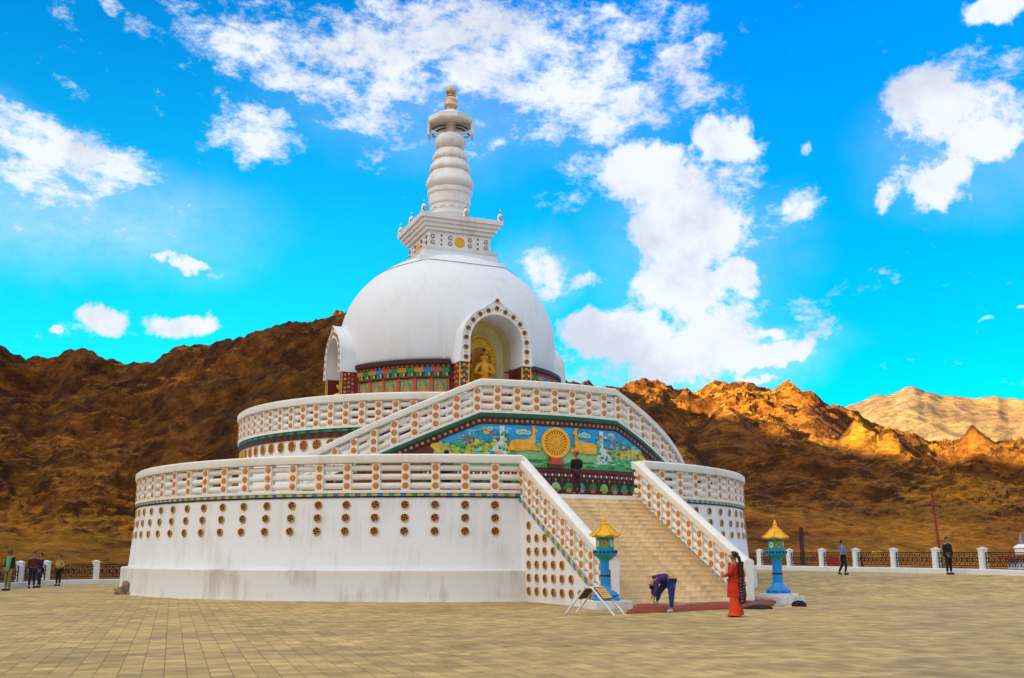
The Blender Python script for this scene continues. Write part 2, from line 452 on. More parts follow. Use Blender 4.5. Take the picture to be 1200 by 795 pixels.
def build_ground():
    # terrace sheet with the low rise, edged by the fence line
    pts = FENCE_A[:-1] + FENCE_B[:-1] + FENCE_C
    poly = [(-30, -25), (-30, 20), (-28, 32)] + pts + [(30, 30), (34, 15), (34, -25)]
    bm = bmesh.new()
    n = 90
    xs = [-32 + 68 * i / n for i in range(n + 1)]; ys = [-26 + 100 * j / 120 for j in range(121)]
    V = {}
    def inside(x, y):
        c = False
        for i in range(len(poly)):
            x1, y1 = poly[i]; x2, y2 = poly[i - 1]
            if (y1 > y) != (y2 > y) and x < (x2 - x1) * (y - y1) / (y2 - y1) + x1: c = not c
        return c
    from mathutils import geometry
    def nearest(x, y):
        best = None
        for i in range(len(poly)):
            a = Vector((poly[i][0], poly[i][1], 0)); bb = Vector((poly[i - 1][0], poly[i - 1][1], 0))
            q, t = geometry.intersect_point_line(Vector((x, y, 0)), a, bb)
            q = a + (bb - a) * max(0, min(1, t))
            d = (q - Vector((x, y, 0))).length
            if best is None or d < best[0]: best = (d, q)
        return best[1]
    for i, x in enumerate(xs):
        for j, y in enumerate(ys):
            ok = inside(x, y)
            q = (x, y)
            if not ok:
                p = nearest(x, y); q = (p.x, p.y)
            V[i, j] = bm.verts.new((q[0], q[1], zg(*q)))
    for i in range(n):
        for j in range(120):
            f = [V[i, j], V[i + 1, j], V[i + 1, j + 1], V[i, j + 1]]
            try: bm.faces.new(f)
            except Exception: pass
    bmesh.ops.dissolve_degenerate(bm, dist=1e-4, edges=bm.edges)
    bmesh.ops.recalc_face_normals(bm, faces=bm.faces)
    for f in bm.faces:
        f.smooth = True
        if f.normal.z < 0: f.normal_flip()
    me = bpy.data.meshes.new('terrace'); bm.to_mesh(me); bm.free()
    me.materials.append(paving_material())
    o = bpy.data.objects.new('terrace_pavement', me); COL.objects.link(o); o['kind'] = 'structure'
build_ground()

# ------------------------------------------------------------------ hills
def rock_material(name, rock, rock2, sand, bstr=1.0, dist=1.2, sc=1.0):
    m = bpy.data.materials.new(name); m.use_nodes = True
    nt, N, L = nodes_of(m)
    b = nt.nodes['Principled BSDF']; b.inputs['Roughness'].default_value = .95; b.inputs['Specular IOR Level'].default_value = .1
    t = N('ShaderNodeTexCoord')
    n1 = N('ShaderNodeTexNoise'); n1.inputs['Scale'].default_value = .16 * sc; n1.inputs['Detail'].default_value = 10; n1.inputs['Roughness'].default_value = .7; L(t.outputs['Object'], n1.inputs['Vector'])
    n2 = N('ShaderNodeTexNoise'); n2.inputs['Scale'].default_value = .03 * sc; n2.inputs['Detail'].default_value = 6; L(t.outputs['Object'], n2.inputs['Vector'])
    vo = N('ShaderNodeTexVoronoi'); vo.inputs['Scale'].default_value = .55 * sc; vo.feature = 'F1'
    wp = N('ShaderNodeVectorMath'); wp.operation = 'MULTIPLY_ADD'; L(n1.outputs['Color'], wp.inputs[0]); wp.inputs[1].default_value = (3, 3, 3); L(t.outputs['Object'], wp.inputs[2]); L(wp.outputs[0], vo.inputs['Vector'])
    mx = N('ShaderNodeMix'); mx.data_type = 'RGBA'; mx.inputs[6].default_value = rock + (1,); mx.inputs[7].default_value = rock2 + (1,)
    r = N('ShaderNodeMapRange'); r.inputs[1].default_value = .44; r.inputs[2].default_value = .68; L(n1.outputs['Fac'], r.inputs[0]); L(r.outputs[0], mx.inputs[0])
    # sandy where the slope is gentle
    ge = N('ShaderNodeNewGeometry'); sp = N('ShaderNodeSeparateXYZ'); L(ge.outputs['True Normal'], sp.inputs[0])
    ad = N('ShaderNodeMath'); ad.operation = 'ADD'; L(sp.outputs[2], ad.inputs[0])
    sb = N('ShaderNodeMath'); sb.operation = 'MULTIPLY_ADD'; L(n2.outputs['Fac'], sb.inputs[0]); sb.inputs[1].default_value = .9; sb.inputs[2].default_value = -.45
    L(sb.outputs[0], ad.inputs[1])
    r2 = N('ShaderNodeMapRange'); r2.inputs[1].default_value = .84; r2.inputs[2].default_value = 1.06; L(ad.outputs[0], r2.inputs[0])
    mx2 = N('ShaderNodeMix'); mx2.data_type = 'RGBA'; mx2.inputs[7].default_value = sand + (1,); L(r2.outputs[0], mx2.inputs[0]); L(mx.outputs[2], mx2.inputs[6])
    n3 = N('ShaderNodeTexNoise'); n3.inputs['Scale'].default_value = .9 * sc; n3.inputs['Detail'].default_value = 12; n3.inputs['Roughness'].default_value = .82; L(t.outputs['Object'], n3.inputs['Vector'])
    # broken stone: fine light and dark flecks, reddish and olive patches of different rock
    n5 = N('ShaderNodeTexNoise'); n5.inputs['Scale'].default_value = .55 * sc; n5.inputs['Detail'].default_value = 12; n5.inputs['Roughness'].default_value = .85; L(t.outputs['Object'], n5.inputs['Vector'])
    r5 = N('ShaderNodeMapRange'); r5.inputs[1].default_value = .36; r5.inputs[2].default_value = .64; r5.inputs[3].default_value = .30; r5.inputs[4].default_value = 1.85; L(n5.outputs['Fac'], r5.inputs[0])
    n6 = N('ShaderNodeTexNoise'); n6.inputs['Scale'].default_value = .045 * sc; n6.inputs['Detail'].default_value = 7; n6.inputs['Roughness'].default_value = .65; L(t.outputs['Object'], n6.inputs['Vector'])
    r6 = N('ShaderNodeMapRange'); r6.inputs[1].default_value = .42; r6.inputs[2].default_value = .60; L(n6.outputs['Fac'], r6.inputs[0])
    mh = N('ShaderNodeMix'); mh.data_type = 'RGBA'; mh.inputs[6].default_value = (1.15, .92, .75, 1); mh.inputs[7].default_value = (1.02, 1.0, .82, 1); L(r6.outputs[0], mh.inputs[0])
    mm = N('ShaderNodeMix'); mm.data_type = 'RGBA'; mm.blend_type = 'MULTIPLY'; mm.inputs[0].default_value = 1; L(mx2.outputs[2], mm.inputs[6]); L(mh.outputs[2], mm.inputs[7])
    v5 = N('ShaderNodeVectorMath'); v5.operation = 'SCALE'; L(mm.outputs[2], v5.inputs[0]); L(r5.outputs[0], v5.inputs['Scale']); L(v5.outputs[0], b.inputs['Base Color'])
    hh = N('ShaderNodeMath'); hh.operation = 'ADD'; L(n3.outputs['Fac'], hh.inputs[0])
    vh = N('ShaderNodeMath'); vh.operation = 'MULTIPLY'; vh.inputs[1].default_value = .5; L(vo.outputs['Distance'], vh.inputs[0]); L(vh.outputs[0], hh.inputs[1])
    bp = N('ShaderNodeBump'); bp.inputs['Strength'].default_value = bstr; bp.inputs['Distance'].default_value = dist
    L(hh.outputs[0], bp.inputs['Height']); L(bp.outputs[0], b.inputs['Normal'])
    return m
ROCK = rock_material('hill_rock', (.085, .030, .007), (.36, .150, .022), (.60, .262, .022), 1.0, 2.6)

def crest_fn(tab):
    def f(px):
        if px <= tab[0][0]: return tab[0][1]
        for (a, ya), (b, yb) in zip(tab, tab[1:]):
            if a <= px <= b:
                t = (px - a) / (b - a); t = t * t * (3 - 2 * t)
                return ya + (yb - ya) * t
        return tab[-1][1]
    return f
CREST = crest_fn([(-500, 470), (-250, 440), (-80, 400), (0, 408), (35, 418), (68, 408), (100, 419), (150, 425), (200, 406), (232, 402), (262, 396), (300, 387), (345, 376), (400, 362), (440, 372),
                  (520, 400), (600, 425), (680, 446), (720, 452), (748, 446), (775, 444), (800, 452), (825, 455), (850, 446), (882, 449), (905, 456), (935, 451), (960, 459), (985, 474), (1008, 483),
                  (1040, 498), (1075, 506), (1110, 512), (1150, 506), (1200, 516), (1300, 520), (1500, 500), (1800, 470)])
def fbm(x, y, z, sc, octv=6, rough=.55):
    return mnoise.fractal(Vector((x * sc, y * sc, z * sc)), 1.0, 2.0, octv, noise_basis='PERLIN_ORIGINAL')
def rid(x, y, sc, octv=7, seed=0.0):
    return mnoise.ridged_multi_fractal(Vector((x * sc, y * sc, seed)), 0.9, 2.1, octv, 1.0, 2.0, noise_basis='PERLIN_ORIGINAL')

# spurs standing in front of the right-hand crest: (px, py of the tip, distance, half width in m, length towards the viewer)
SPURS = [(848, 462, 240, 11, 30), (765, 455, 235, 12, 26), (1000, 486, 232, 15, 34), (945, 462, 250, 14, 30), (1140, 512, 215, 24, 40), (1040, 503, 225, 9, 22), (800, 500, 190, 14, 30)]
def build_hills():
    az0, az1 = R(-62), R(62)
    na, nr = 1500, 380
    verts = []; faces = []; cols = []
    cosP = math.cos(PITCH)
    spur_w = []
    for px, py, D, w, ln in SPURS:
        d = pix_dir(px, py); h = math.hypot(d.x, d.y)
        spur_w.append((d.x / h * D, d.y / h * D, EYE + d.z / h * D, w, ln))
    for i in range(na + 1):
        # finer in view
        t = i / na
        s = (t - .5) * 2
        a = (abs(s) ** 1.35) * (1 if s > 0 else -1) * R(62)
        px = 600 + 1200 / cosP * math.tan(a)
        py = CREST(px)
        d = pix_dir(px, py); tan_el = d.z / math.hypot(d.x, d.y)
        k = smooth01(R(-8), R(10), a)
        rc = 195 * (1 - k) + 285 * k            # distance of the crest
        r0 = 62 + 26 * smooth01(R(14), R(24), a) * 0 + 16 * k * 0
        z0 = -1.5 - 1.0 * k
        cx, cy = math.sin(a), math.cos(a)
        col = []
        pw = 1.05 * (1 - k) + 1.75 * k
        Hc = EYE + rc * tan_el
        mx = -1
        for j in range(nr + 1):
            u = j / nr
            r = r0 * (430 / r0) ** u if True else 0
            x, y = cx * r, cy * r
            q = (r - r0) / (rc - r0)
            if q <= 1: base = z0 + (Hc - z0) * (max(0, q) ** pw)
            else: base = Hc - (r - rc) * .25
            amp = smooth01(.25 * k, .5 + .25 * k, q) * (1 - .35 * smooth01(1.0, 1.3, q))
            rg = rid(x, y, .011, 7, 3.3)
            rg2 = rid(x + 70, y - 40, .042, 6, 9.1)
            rg3 = rid(x - 31, y + 17, .15, 4, 6.2); nz = (rg3 - 1.0) * 1.1 * (.12 + .88 * amp) + (rg - 1.0) * (11.0 * (1 - k) + 9.0 * k) * amp + (rg2 - 1.0) * (2.6) * (.10 + .9 * amp) + fbm(x, y, 0, .12, 5) * 1.1 * (.15 + amp)
            z = base + nz
            if k > .3 and q < 1.1:
                for sx, sy, sz, w, ln in spur_w:
                    dx, dy = x - sx, y - sy
                    if abs(dx) > 3 * w + 20 or abs(dy) > ln * 2: continue
                    rr = math.hypot(sx, sy)
                    rad = (dx * sx + dy * sy) / rr; lat = (dx * sy - dy * sx) / rr
                    e = (lat / w) ** 2 + (rad / (ln if rad < 0 else ln * .7)) ** 2
                    hh = (sz + 0.0) - 1.1 * w * math.sqrt(e) + (rg2 - 1) * 1.8 + (rg - 1) * 1.5
                    if e < 9 and hh > z: z = hh if hh > z + 1.5 else max(z, hh)
            col.append((x, y, z, r))
        jag = (rid(cx * 60, cy * 60, .35, 5, 1.7) - 1.0) * .006 + fbm(cx * 60, cy * 60, 0, .8, 4) * .004
        cols.append((a, tan_el + jag, max((z - EYE) / r for x, y, z, r in col), col))
    # keep the skyline where the photograph has it: one slowly varying factor along the range
    fac = [w / t for a, w, t, c in cols]
    for i, (a, want, tmax, col) in enumerate(cols):
        lo, hi = max(0, i - 36), min(na, i + 36)
        ws = [math.exp(-((q - i) / 16.0) ** 2) for q in range(lo, hi + 1)]
        f = sum(w * g for w, g in zip(ws, fac[lo:hi + 1])) / sum(ws)
        for x, y, z, r in col:
            zz = z
            if z > EYE:
                g = smooth01(0, .7, (z - EYE) / r / tmax)
                zz = EYE + (z - EYE) * (1 + (f - 1) * g)
            verts.append((x, y, zz))
    m = nr + 1
    for i in range(na):
        for j in range(nr):
            faces.append((i * m + j, (i + 1) * m + j, (i + 1) * m + j + 1, i * m + j + 1))
    me = bpy.data.meshes.new('hills'); me.from_pydata(verts, [], faces)
    me.polygons.foreach_set('use_smooth', [False] * len(me.polygons))
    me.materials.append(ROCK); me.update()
    o = bpy.data.objects.new('hills', me); COL.objects.link(o); o['kind'] = 'structure'
build_hills()

def build_far_mountain():
    tab = crest_fn([(700, 520), (900, 505), (980, 486), (1012, 472), (1045, 461), (1086, 452), (1100, 456), (1125, 461), (1160, 464), (1185, 462), (1200, 466), (1350, 470), (1600, 500)])
    na, nr = 420, 130
    verts = []; faces = []; cols = []
    for i in range(na + 1):
        px = 760 + 760 * i / na
        a = math.atan((px - 600) / 1200 * math.cos(PITCH))
        d = pix_dir(px, tab(px)); te = d.z / math.hypot(d.x, d.y)
        col = []
        for j in range(nr + 1):
            r = 800 + 900 * j / nr
            x, y = math.sin(a) * r, math.cos(a) * r
            q = (r - 800) / 700
            H = te * 1500
            b = 20 + (H - 20) * min(q, 1) ** 1.1 if q <= 1 else H - (r - 1500) * .5
            z = b + (rid(x, y, .0022, 4, 5.5) - 1.0) * 75 * smooth01(0, .5, q) * max(.06, 1 - .92 * min(q, 1)) + (rid(x, y, .013, 5, 2.5) - 1) * 5
            col.append((x, y, z, r))
        cols.append((te + fbm(math.sin(a) * 40, 0, 0, 1, 3) * .0007, max(z / r for x, y, z, r in col), col))
    fac = [w / t for w, t, c in cols]
    for i, (w, t, col) in enumerate(cols):
        lo, hi = max(0, i - 40), min(na, i + 40)
        ws = [math.exp(-((q - i) / 18.0) ** 2) for q in range(lo, hi + 1)]
        f = sum(p * g for p, g in zip(ws, fac[lo:hi + 1])) / sum(ws)
        for x, y, z, r in col: verts.append((x, y, z * f))
    m = nr + 1
    for i in range(na):
        for j in range(nr): faces.append((i * m + j, (i + 1) * m + j, (i + 1) * m + j + 1, i * m + j + 1))
    me = bpy.data.meshes.new('far_mountain'); me.from_pydata(verts, [], faces)
    me.polygons.foreach_set('use_smooth', [True] * len(me.polygons))
    me.materials.append(rock_material('far_rock', (.115, .076, .064), (.170, .116, .088), (.20, .135, .075), .6, 6.0, .12)); me.update()
    o = bpy.data.objects.new('far_mountain', me); COL.objects.link(o); o['kind'] = 'structure'
build_far_mountain()

# the ground that carries on below the terrace, out to the horizon, and the western ridge that keeps the valley in evening shade
def build_valley():
    b = MB()
    n = 48
    V = [(0, 0, -4)]; Fc = []
    for k, (r, z) in enumerate(((30, -4), (62, -3.2), (140, -6), (400, -8), (1500, -8), (5500, -8))):
        for j in range(n):
            a = 2 * PI * j / n
            V.append((r * math.cos(a), r * math.sin(a) + 20, z))
    for j in range(n): Fc.append((0, 1 + j, 1 + (j + 1) % n))
    for k in range(5):
        for j in range(n):
            p, q = 1 + k * n + j, 1 + k * n + (j + 1) % n
            Fc.append((p, q, q + n, p + n))
    b.add(V, Fc, rock_material('valley_soil', (.20, .11, .045), (.30, .17, .07), (.34, .19, .07), .5, .5, 1.0))
    o = b.build('valley_ground', None, 0); o['kind'] = 'structure'
build_valley()

RIDGE_TAB = crest_fn([(-400, 66), (30, 66), (64, 67), (120, 75), (150, 84), (200, 94), (400, 92)])
def build_shade_ridge():
    """a long hill to the west, beyond the left edge of the picture"""
    perp = Vector((SUN_DIR.y, -SUN_DIR.x, 0))    # along the ridge
    if perp.y < 0: perp = -perp
    ctr = SUN_DIR * 190 + Vector((-3, 51, 0))
    nl, nw = 240, 60
    verts = []; faces = []
    for i in range(nl + 1):
        l = -330 + 660 * i / nl
        env = smooth01(-330, -230, l) * (1 - smooth01(240, 330, l))
        h = RIDGE_TAB(l) * env + fbm(l, 3, 0, .03, 4) * 5 * env
        for j in range(nw + 1):
            w = -95 + 190 * j / nw
            p = ctr + perp * l + SUN_DIR * w
            s = 1 - abs(w) / 95
            z = -8 + (h + 8) * s ** .9 + (rid(p.x, p.y, .02, 6, 4.4) - 1) * 5 * s * (1 - s) * 2
            verts.append((p.x, p.y, z))
    m = nw + 1
    for i in range(nl):
        for j in range(nw): faces.append((i * m + j, (i + 1) * m + j, (i + 1) * m + j + 1, i * m + j + 1))
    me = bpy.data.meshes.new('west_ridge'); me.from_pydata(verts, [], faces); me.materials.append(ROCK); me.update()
    o = bpy.data.objects.new('hill', me); COL.objects.link(o); o['kind'] = 'structure'
build_shade_ridge()
# ------------------------------------------------------------------ the stupa
SC = Vector((-3.3, 51.5, 0)); SROT = R(25)
stupa = empty('stupa', SC, SROT)
tag(stupa, 'white domed stupa on round tiers with a stepped spire, stairs and orange-dotted balustrades', 'stupa')
T1 = 3.8          # first terrace
T2 = 6.75         # second terrace
FL = 7.08         # landing above the mural
R1, R2, RM = 14.4, 10.0, 11.75
def P(r, deg, z=0.0):
    a = R(deg); return Vector((r * math.sin(a), -r * math.cos(a), z))
def O(deg):
    a = R(deg); return Vector((math.sin(a), -math.cos(a), 0))
def degs(a, b, step):
    n = max(1, int(round(abs(b - a) / step))); return [a + (b - a) * i / n for i in range(n + 1)]
S2W = Matrix.Translation(SC) @ Matrix.Rotation(SROT, 4, 'Z')
def pixel_size(p, size):
    w = S2W @ Vector(p); return size / max(1.0, w.y)
def faces_camera(p, out):
    w = S2W @ Vector(p); o = (S2W.to_3x3() @ Vector((out[0], out[1], 0)))
    return o.dot(Vector((0, 0, EYE)) - w) > 0

# plinth and lower drum
b = MB()
b.lathe([(13.0, 0.0), (14.95, 0.0), (14.91, .1), (14.91, 1.05), (14.85, 1.09), (13.0, 1.09)], PLINTH_GREY, 180, cap=False)
plinth = b.build('plinth', stupa, 40)
b = MB()
b.lathe([(14.66, 1.0), (14.60, 1.2), (14.42, 3.62), (14.42, 3.79), (11.0, 3.80), (0.5, 3.80)], WHITE, 180, cap=False)
lower_drum = b.build('lower_drum', stupa, 40)

# medallion: dark disc, gold rim, swirling gold blades; faces local +y
def medallion_mesh(r, name, dark=DARKWOOD, gold=GOLD, rim=GOLD, blades=4):
    b = MB(); n = 20
    def disc(rad, y, m):
        b.add([(0, y, 0)] + [(rad * math.cos(2 * PI * i / n), y, rad * math.sin(2 * PI * i / n)) for i in range(n)], [(0, 1 + i, 1 + (i + 1) % n) for i in range(n)], m)
    V = []; prof = [(r, 0.0), (r, .03), (r * .93, .045), (r * .82, .04), (r * .80, .025)]
    for rr, y in prof:
        for i in range(n): V.append((rr * math.cos(2 * PI * i / n), y, rr * math.sin(2 * PI * i / n)))
    b.add(V, [(k * n + i, k * n + (i + 1) % n, (k + 1) * n + (i + 1) % n, (k + 1) * n + i) for k in range(len(prof) - 1) for i in range(n)], rim)
    disc(r * .81, .025, dark)
    for k in range(blades):
        a0 = 2 * PI * k / blades
        A = []; B = []
        for i in range(6):
            t = i / 5; rad = r * .74 * t
            A.append((rad * math.cos(a0 + t * 1.1), .034, rad * math.sin(a0 + t * 1.1)))
            w = 0.46
            B.append((rad * math.cos(a0 + t * 1.1 + w), .034, rad * math.sin(a0 + t * 1.1 + w)))
        b.add(A + B, [(i, i + 1, 7 + i, 6 + i) for i in range(5)], gold)
    me = b.mesh(name, 0)
    return me
MED = medallion_mesh(.15, 'medallion', DARKWOOD, mat('swirl_gold', (.60, .24, .025), .45, .35, 6), mat('rim_gold', (.62, .30, .05), .45, .3, 6))
MED2 = medallion_mesh(.24, 'tier_medallion', MAROON, ORANGE, GOLD, 5)

def place_discs(items, name, me, parent, limit=100):
    """items: (point, outward); the largest seen are parts of their own, the tiny rest one mesh"""
    seen = [(pixel_size(p, 1), p, o) for p, o in items if faces_camera(p, o)]
    seen.sort(key=lambda t: -t[0])
    for k, (s, p, o) in enumerate(seen):
        if k < limit: inst(name, me, parent, frame_M(p, o))
    rest = seen[limit:]
    if rest:
        bm = bmesh.new()
        for s, p, o in rest:
            k = len(bm.verts); bm.from_mesh(me); bm.verts.ensure_lookup_table()
            M = frame_M(p, o)
            for v in bm.verts[k:]: v.co = M @ v.co
        m2 = bpy.data.meshes.new(name + 's'); bm.to_mesh(m2); bm.free()
        for mm in me.materials: m2.materials.append(mm)
        o = bpy.data.objects.new(name + 's', m2); COL.objects.link(o); o.parent = parent; o['kind'] = 'stuff'

SIDE = 10.45       # half angle taken up by the stairs
POSTS1 = [14.3 + 4.26 * k for k in range(34)]
items = []
for sgn in (-1, 1):
    for d in POSTS1:
        if d > 150: continue
        for z, rr in ((3.36, 14.455), (2.90, 14.49), (2.43, 14.525)):
            items.append((P(rr, sgn * d, z), O(sgn * d)))
place_discs(items, 'medallion', MED, lower_drum, 96)

# band of blue and gold blocks under the first balustrade
BANDCOL = [BLUE, GOLD, TEAL, GOLD]
b = MB()
fr = [(P(14.42, d), O(d)) for d in degs(SIDE + .1, 360 - SIDE - .1, .82)]
b.sweep([(-.1, 3.67), (.055, 3.67), (.055, 3.82), (-.1, 3.82)], fr, GOLD, matfn=lambda i: BANDCOL[i % 4])
b.sweep([(-.1, 3.62), (.035, 3.62), (.035, 3.668), (-.1, 3.668)], fr, BLACK)
b.build('painted_band', lower_drum, 0)

# ------------------------------------------------------------------ balustrades
def post_mesh(name, w=.30, d=.27, h=1.0, disc=.122, both=True):
    b = MB()
    b.box((0, 0, h / 2 + .05), (w, d, h), RAIL_WHITE)
    n = 14
    for sgn in ((1, -1) if both else (1,)):
        for z in (.24, .56, .88):
            ring = []; y0 = sgn * (d / 2 - .01); y1 = sgn * (d / 2 + .022)
            V = [(disc * math.cos(2 * PI * i / n), y0, z + disc * math.sin(2 * PI * i / n)) for i in range(n)]
            V += [(disc * .9 * math.cos(2 * PI * i / n), y1, z + disc * .9 * math.sin(2 * PI * i / n)) for i in range(n)]
            V.append((0, y1 + sgn * .008, z))
            b.add(V, [(i, (i + 1) % n, n + (i + 1) % n, n + i) for i in range(n)] + [(n + i, n + (i + 1) % n, 2 * n) for i in range(n)], ORANGE)
    return b.mesh(name, 0)
POST = post_mesh('baluster_post')
def bar_section(c, h=.115, w=.085, n=8):
    return [(w * math.cos(2 * PI * i / n + PI / 8), c + h * math.sin(2 * PI * i / n + PI / 8)) for i in range(n)]
def balustrade(name, frames, posts, coping=.20, hc=(1.06, 1.37), parent=None):
    """frames: path of (origin at floor level, outward); posts: list of (point, outward)"""
    b = MB()
    a, z0, z1 = coping, hc[0], hc[1]
    b.sweep([(-a, z0), (a, z0), (a + .02, z0 + .06), (a + .02, z1 - .05), (a - .05, z1), (-a + .05, z1), (-a - .02, z1 - .05), (-a - .02, z0 + .06)], frames, RAIL_WHITE)
    b.sweep([(-.15, -.02), (.15, -.02), (.15, .085), (-.15, .085)], frames, RAIL_WHITE)
    o = b.build(name, parent or stupa, 35)
    for c in (.24, .56, .88):
        b = MB(); b.sweep(bar_section(c), frames, RAIL_WHITE); b.build('rail', o, 60)
    for p, u in posts: inst('post', POST, o, frame_M(p, u))
    return o
# first tier, both sides of the stairs (left one runs round the back)
vis = lambda d: d < 132
for sgn in (-1, 1):
    fr = [(P(14.35, sgn * d, T1), O(sgn * d)) for d in degs(SIDE - .15, 180, 1.0)]
    po = [(P(14.35, sgn * d, T1), O(sgn * d)) for d in POSTS1 if d < 128 - (38 if sgn > 0 else 0) * 0]
    balustrade('terrace_balustrade', fr, po)

# ------------------------------------------------------------------ stairs
YT, YB = -13.95, -20.40
def zf(y): return max(0.12, T1 + (y - YT) / (YT - YB) * (T1 - .10))
def stone_tile():
    m = bpy.data.materials.new('sandstone_tile'); m.use_nodes = True
    nt, N, L = nodes_of(m)
    b = nt.nodes['Principled BSDF']; b.inputs['Roughness'].default_value = .7
    t = N('ShaderNodeTexCoord'); sp = N('ShaderNodeSeparateXYZ'); L(t.outputs['Object'], sp.inputs[0])
    ob = N('ShaderNodeObjectInfo')
    cb = N('ShaderNodeCombineXYZ')
    a = N('ShaderNodeMath'); a.operation = 'MULTIPLY_ADD'; L(ob.outputs['Random'], a.inputs[0]); a.inputs[1].default_value = 7.0; L(sp.outputs[0], a.inputs[2])
    L(a.outputs[0], cb.inputs[0])
    r9 = N('ShaderNodeMath'); r9.operation = 'MULTIPLY'; r9.inputs[1].default_value = 43.0; L(ob.outputs['Random'], r9.inputs[0]); L(r9.outputs[0], cb.inputs[1])
    k = N('ShaderNodeTexBrick'); k.inputs['Scale'].default_value = 1; k.inputs['Brick Width'].default_value = .62; k.inputs['Row Height'].default_value = 1.0
    k.inputs['Mortar Size'].default_value = .006; k.inputs['Color1'].default_value = (.86, .62, .33, 1); k.inputs['Color2'].default_value = (.74, .52, .265, 1); k.inputs['Mortar'].default_value = (.52, .36, .18, 1)
    L(cb.outputs[0], k.inputs['Vector'])
    n = N('ShaderNodeTexNoise'); n.inputs['Scale'].default_value = 3.5; n.inputs['Detail'].default_value = 8; L(t.outputs['Object'], n.inputs['Vector'])
    r = N('ShaderNodeMapRange'); r.inputs[1].default_value = .3; r.inputs[2].default_value = .7; r.inputs[3].default_value = .75; r.inputs[4].default_value = 1.15; L(n.outputs['Fac'], r.inputs[0])
    v = N('ShaderNodeVectorMath'); v.operation = 'SCALE'; L(k.outputs['Color'], v.inputs[0]); L(r.outputs[0], v.inputs['Scale']); L(v.outputs[0], b.inputs['Base Color'])
    return m
STONE = stone_tile()
NS = 24
b = MB()
b.box((0, (YT + YB) / 2, .055), (4.66, YT - YB - .02, .11), PLINTH_GREY)
staircase = b.build('staircase', stupa, 0)
rise = T1 / NS; run = (YT - YB) / NS
b = MB(); b.box((0, .15, 0), (4.68, run + .33, rise - .022), STONE); b.box((0, .138, rise / 2 - .006), (4.69, run + .345, .026), STONE)
STEP = b.mesh('step', 0)
for k in range(NS):
    y = YB + run * (k + .5)
    inst('step', STEP, staircase, Matrix.Translation((0, y, rise * (k + .5) - .003)))
b = MB(); b.prism([(-14.0 + 0.25, 0.1), (YB + .6, .1), (YT + .25, T1 - .3)], -2.3, 2.3, PLINTH_GREY, M=Matrix(((0, 1, 0, 0), (1, 0, 0, 0), (0, 0, 1, 0), (0, 0, 0, 1))))
b.build('core', staircase, 0)
# flank walls, with their band, medallions and sloping balustrades
SY = [-14.95 - .625 * k for k in range(9)]
for sgn in (-1, 1):
    b = MB()
    M = Matrix(((0, sgn, 0, 0), (1, 0, 0, 0), (0, 0, 1, 0), (0, 0, 0, 1)))
    prof = [(-13.6, 0), (YB - .22, 0), (YB - .22, zf(YB) + .0), (YT, T1 - .01), (-13.6, T1 - .01)]
    b.prism(prof, 2.36, 2.66, WHITE, M=M)
    fw = b.build('flank_wall', stupa, 0)
    b = MB()
    n = 34
    for i in range(n):
        y0 = YT - .25 + (YB - YT + .2) * i / n; y1 = YT - .25 + (YB - YT + .2) * (i + 1) / n
        x0, x1 = sgn * 2.60, sgn * 2.70
        Vb = [(x, y, zf(y) + dz) for x in (x0, x1) for y in (y0, y1) for dz in (-.15, .02)]
        b.add(Vb, [(0, 1, 3, 2), (4, 6, 7, 5), (0, 4, 5, 1), (2, 3, 7, 6), (0, 2, 6, 4), (1, 5, 7, 3)], [TEAL, GOLD, BLUE, GOLD][i % 4])
    b.build('painted_band', fw, 0)
    out = Vector((sgn, 0, 0))
    its = []
    for y in SY:
        z = .37
        while z < zf(y) - .32:
            its.append((Vector((sgn * 2.665, y, z)), out)); z += .45
    if sgn < 0: place_discs(its, 'medallion', MED, fw, 60)
    fr = [(Vector((sgn * 2.51, YT + .15, T1)), out), (Vector((sgn * 2.51, YT - .05, T1 - .02)), out), (Vector((sgn * 2.51, YB, zf(YB))), out), (Vector((sgn * 2.51, YB - .18, zf(YB) - .03)), out)]
    po = [(Vector((sgn * 2.51, y, zf(y))), out) for y in [YT - .32] + SY[0:] + [YB - .05]]
    bal = balustrade('stair_balustrade', fr, po, .17)

# ------------------------------------------------------------------ second tier
b = MB()
b.lathe([(10.02, T1 - .05), (10.0, 6.74), (9.0, T2), (0.5, T2)], WHITE, 140, cap=False)
second_drum = b.build('second_drum', stupa, 40)
fr2 = [(P(10.0, d), O(d)) for d in degs(-180, 180, 1.35)]
b = MB()
b.sweep([(-.1, 6.60), (.09, 6.60), (.09, 6.76), (-.1, 6.76)], fr2, TEAL, closed=False, matfn=lambda i: [TEAL, DKGREEN, GREEN][i % 3])
b.sweep([(-.1, 6.37), (.06, 6.37), (.06, 6.598), (-.1, 6.598)], fr2, MAROON, matfn=lambda i: [DARKWOOD, MAROON][i % 2])
b.build('painted_band', second_drum, 0)
POSTS2 = [4.15 * k for k in range(32)]
place_discs([(P(10.005, s * d, 6.10), O(s * d)) for d in POSTS2 if 20 < d < 130 for s in (-1, 1)], 'medallion', MED2, second_drum, 40)
for sgn in (-1, 1):
    fr = [(P(10.0, sgn * d, T2), O(sgn * d)) for d in degs(13, 180, 1.2)]
    balustrade('upper_balustrade', fr, [(P(10.0, sgn * d, T2), O(sgn * d)) for d in POSTS2 if 14 < d < (120 if sgn < 0 else 80)])

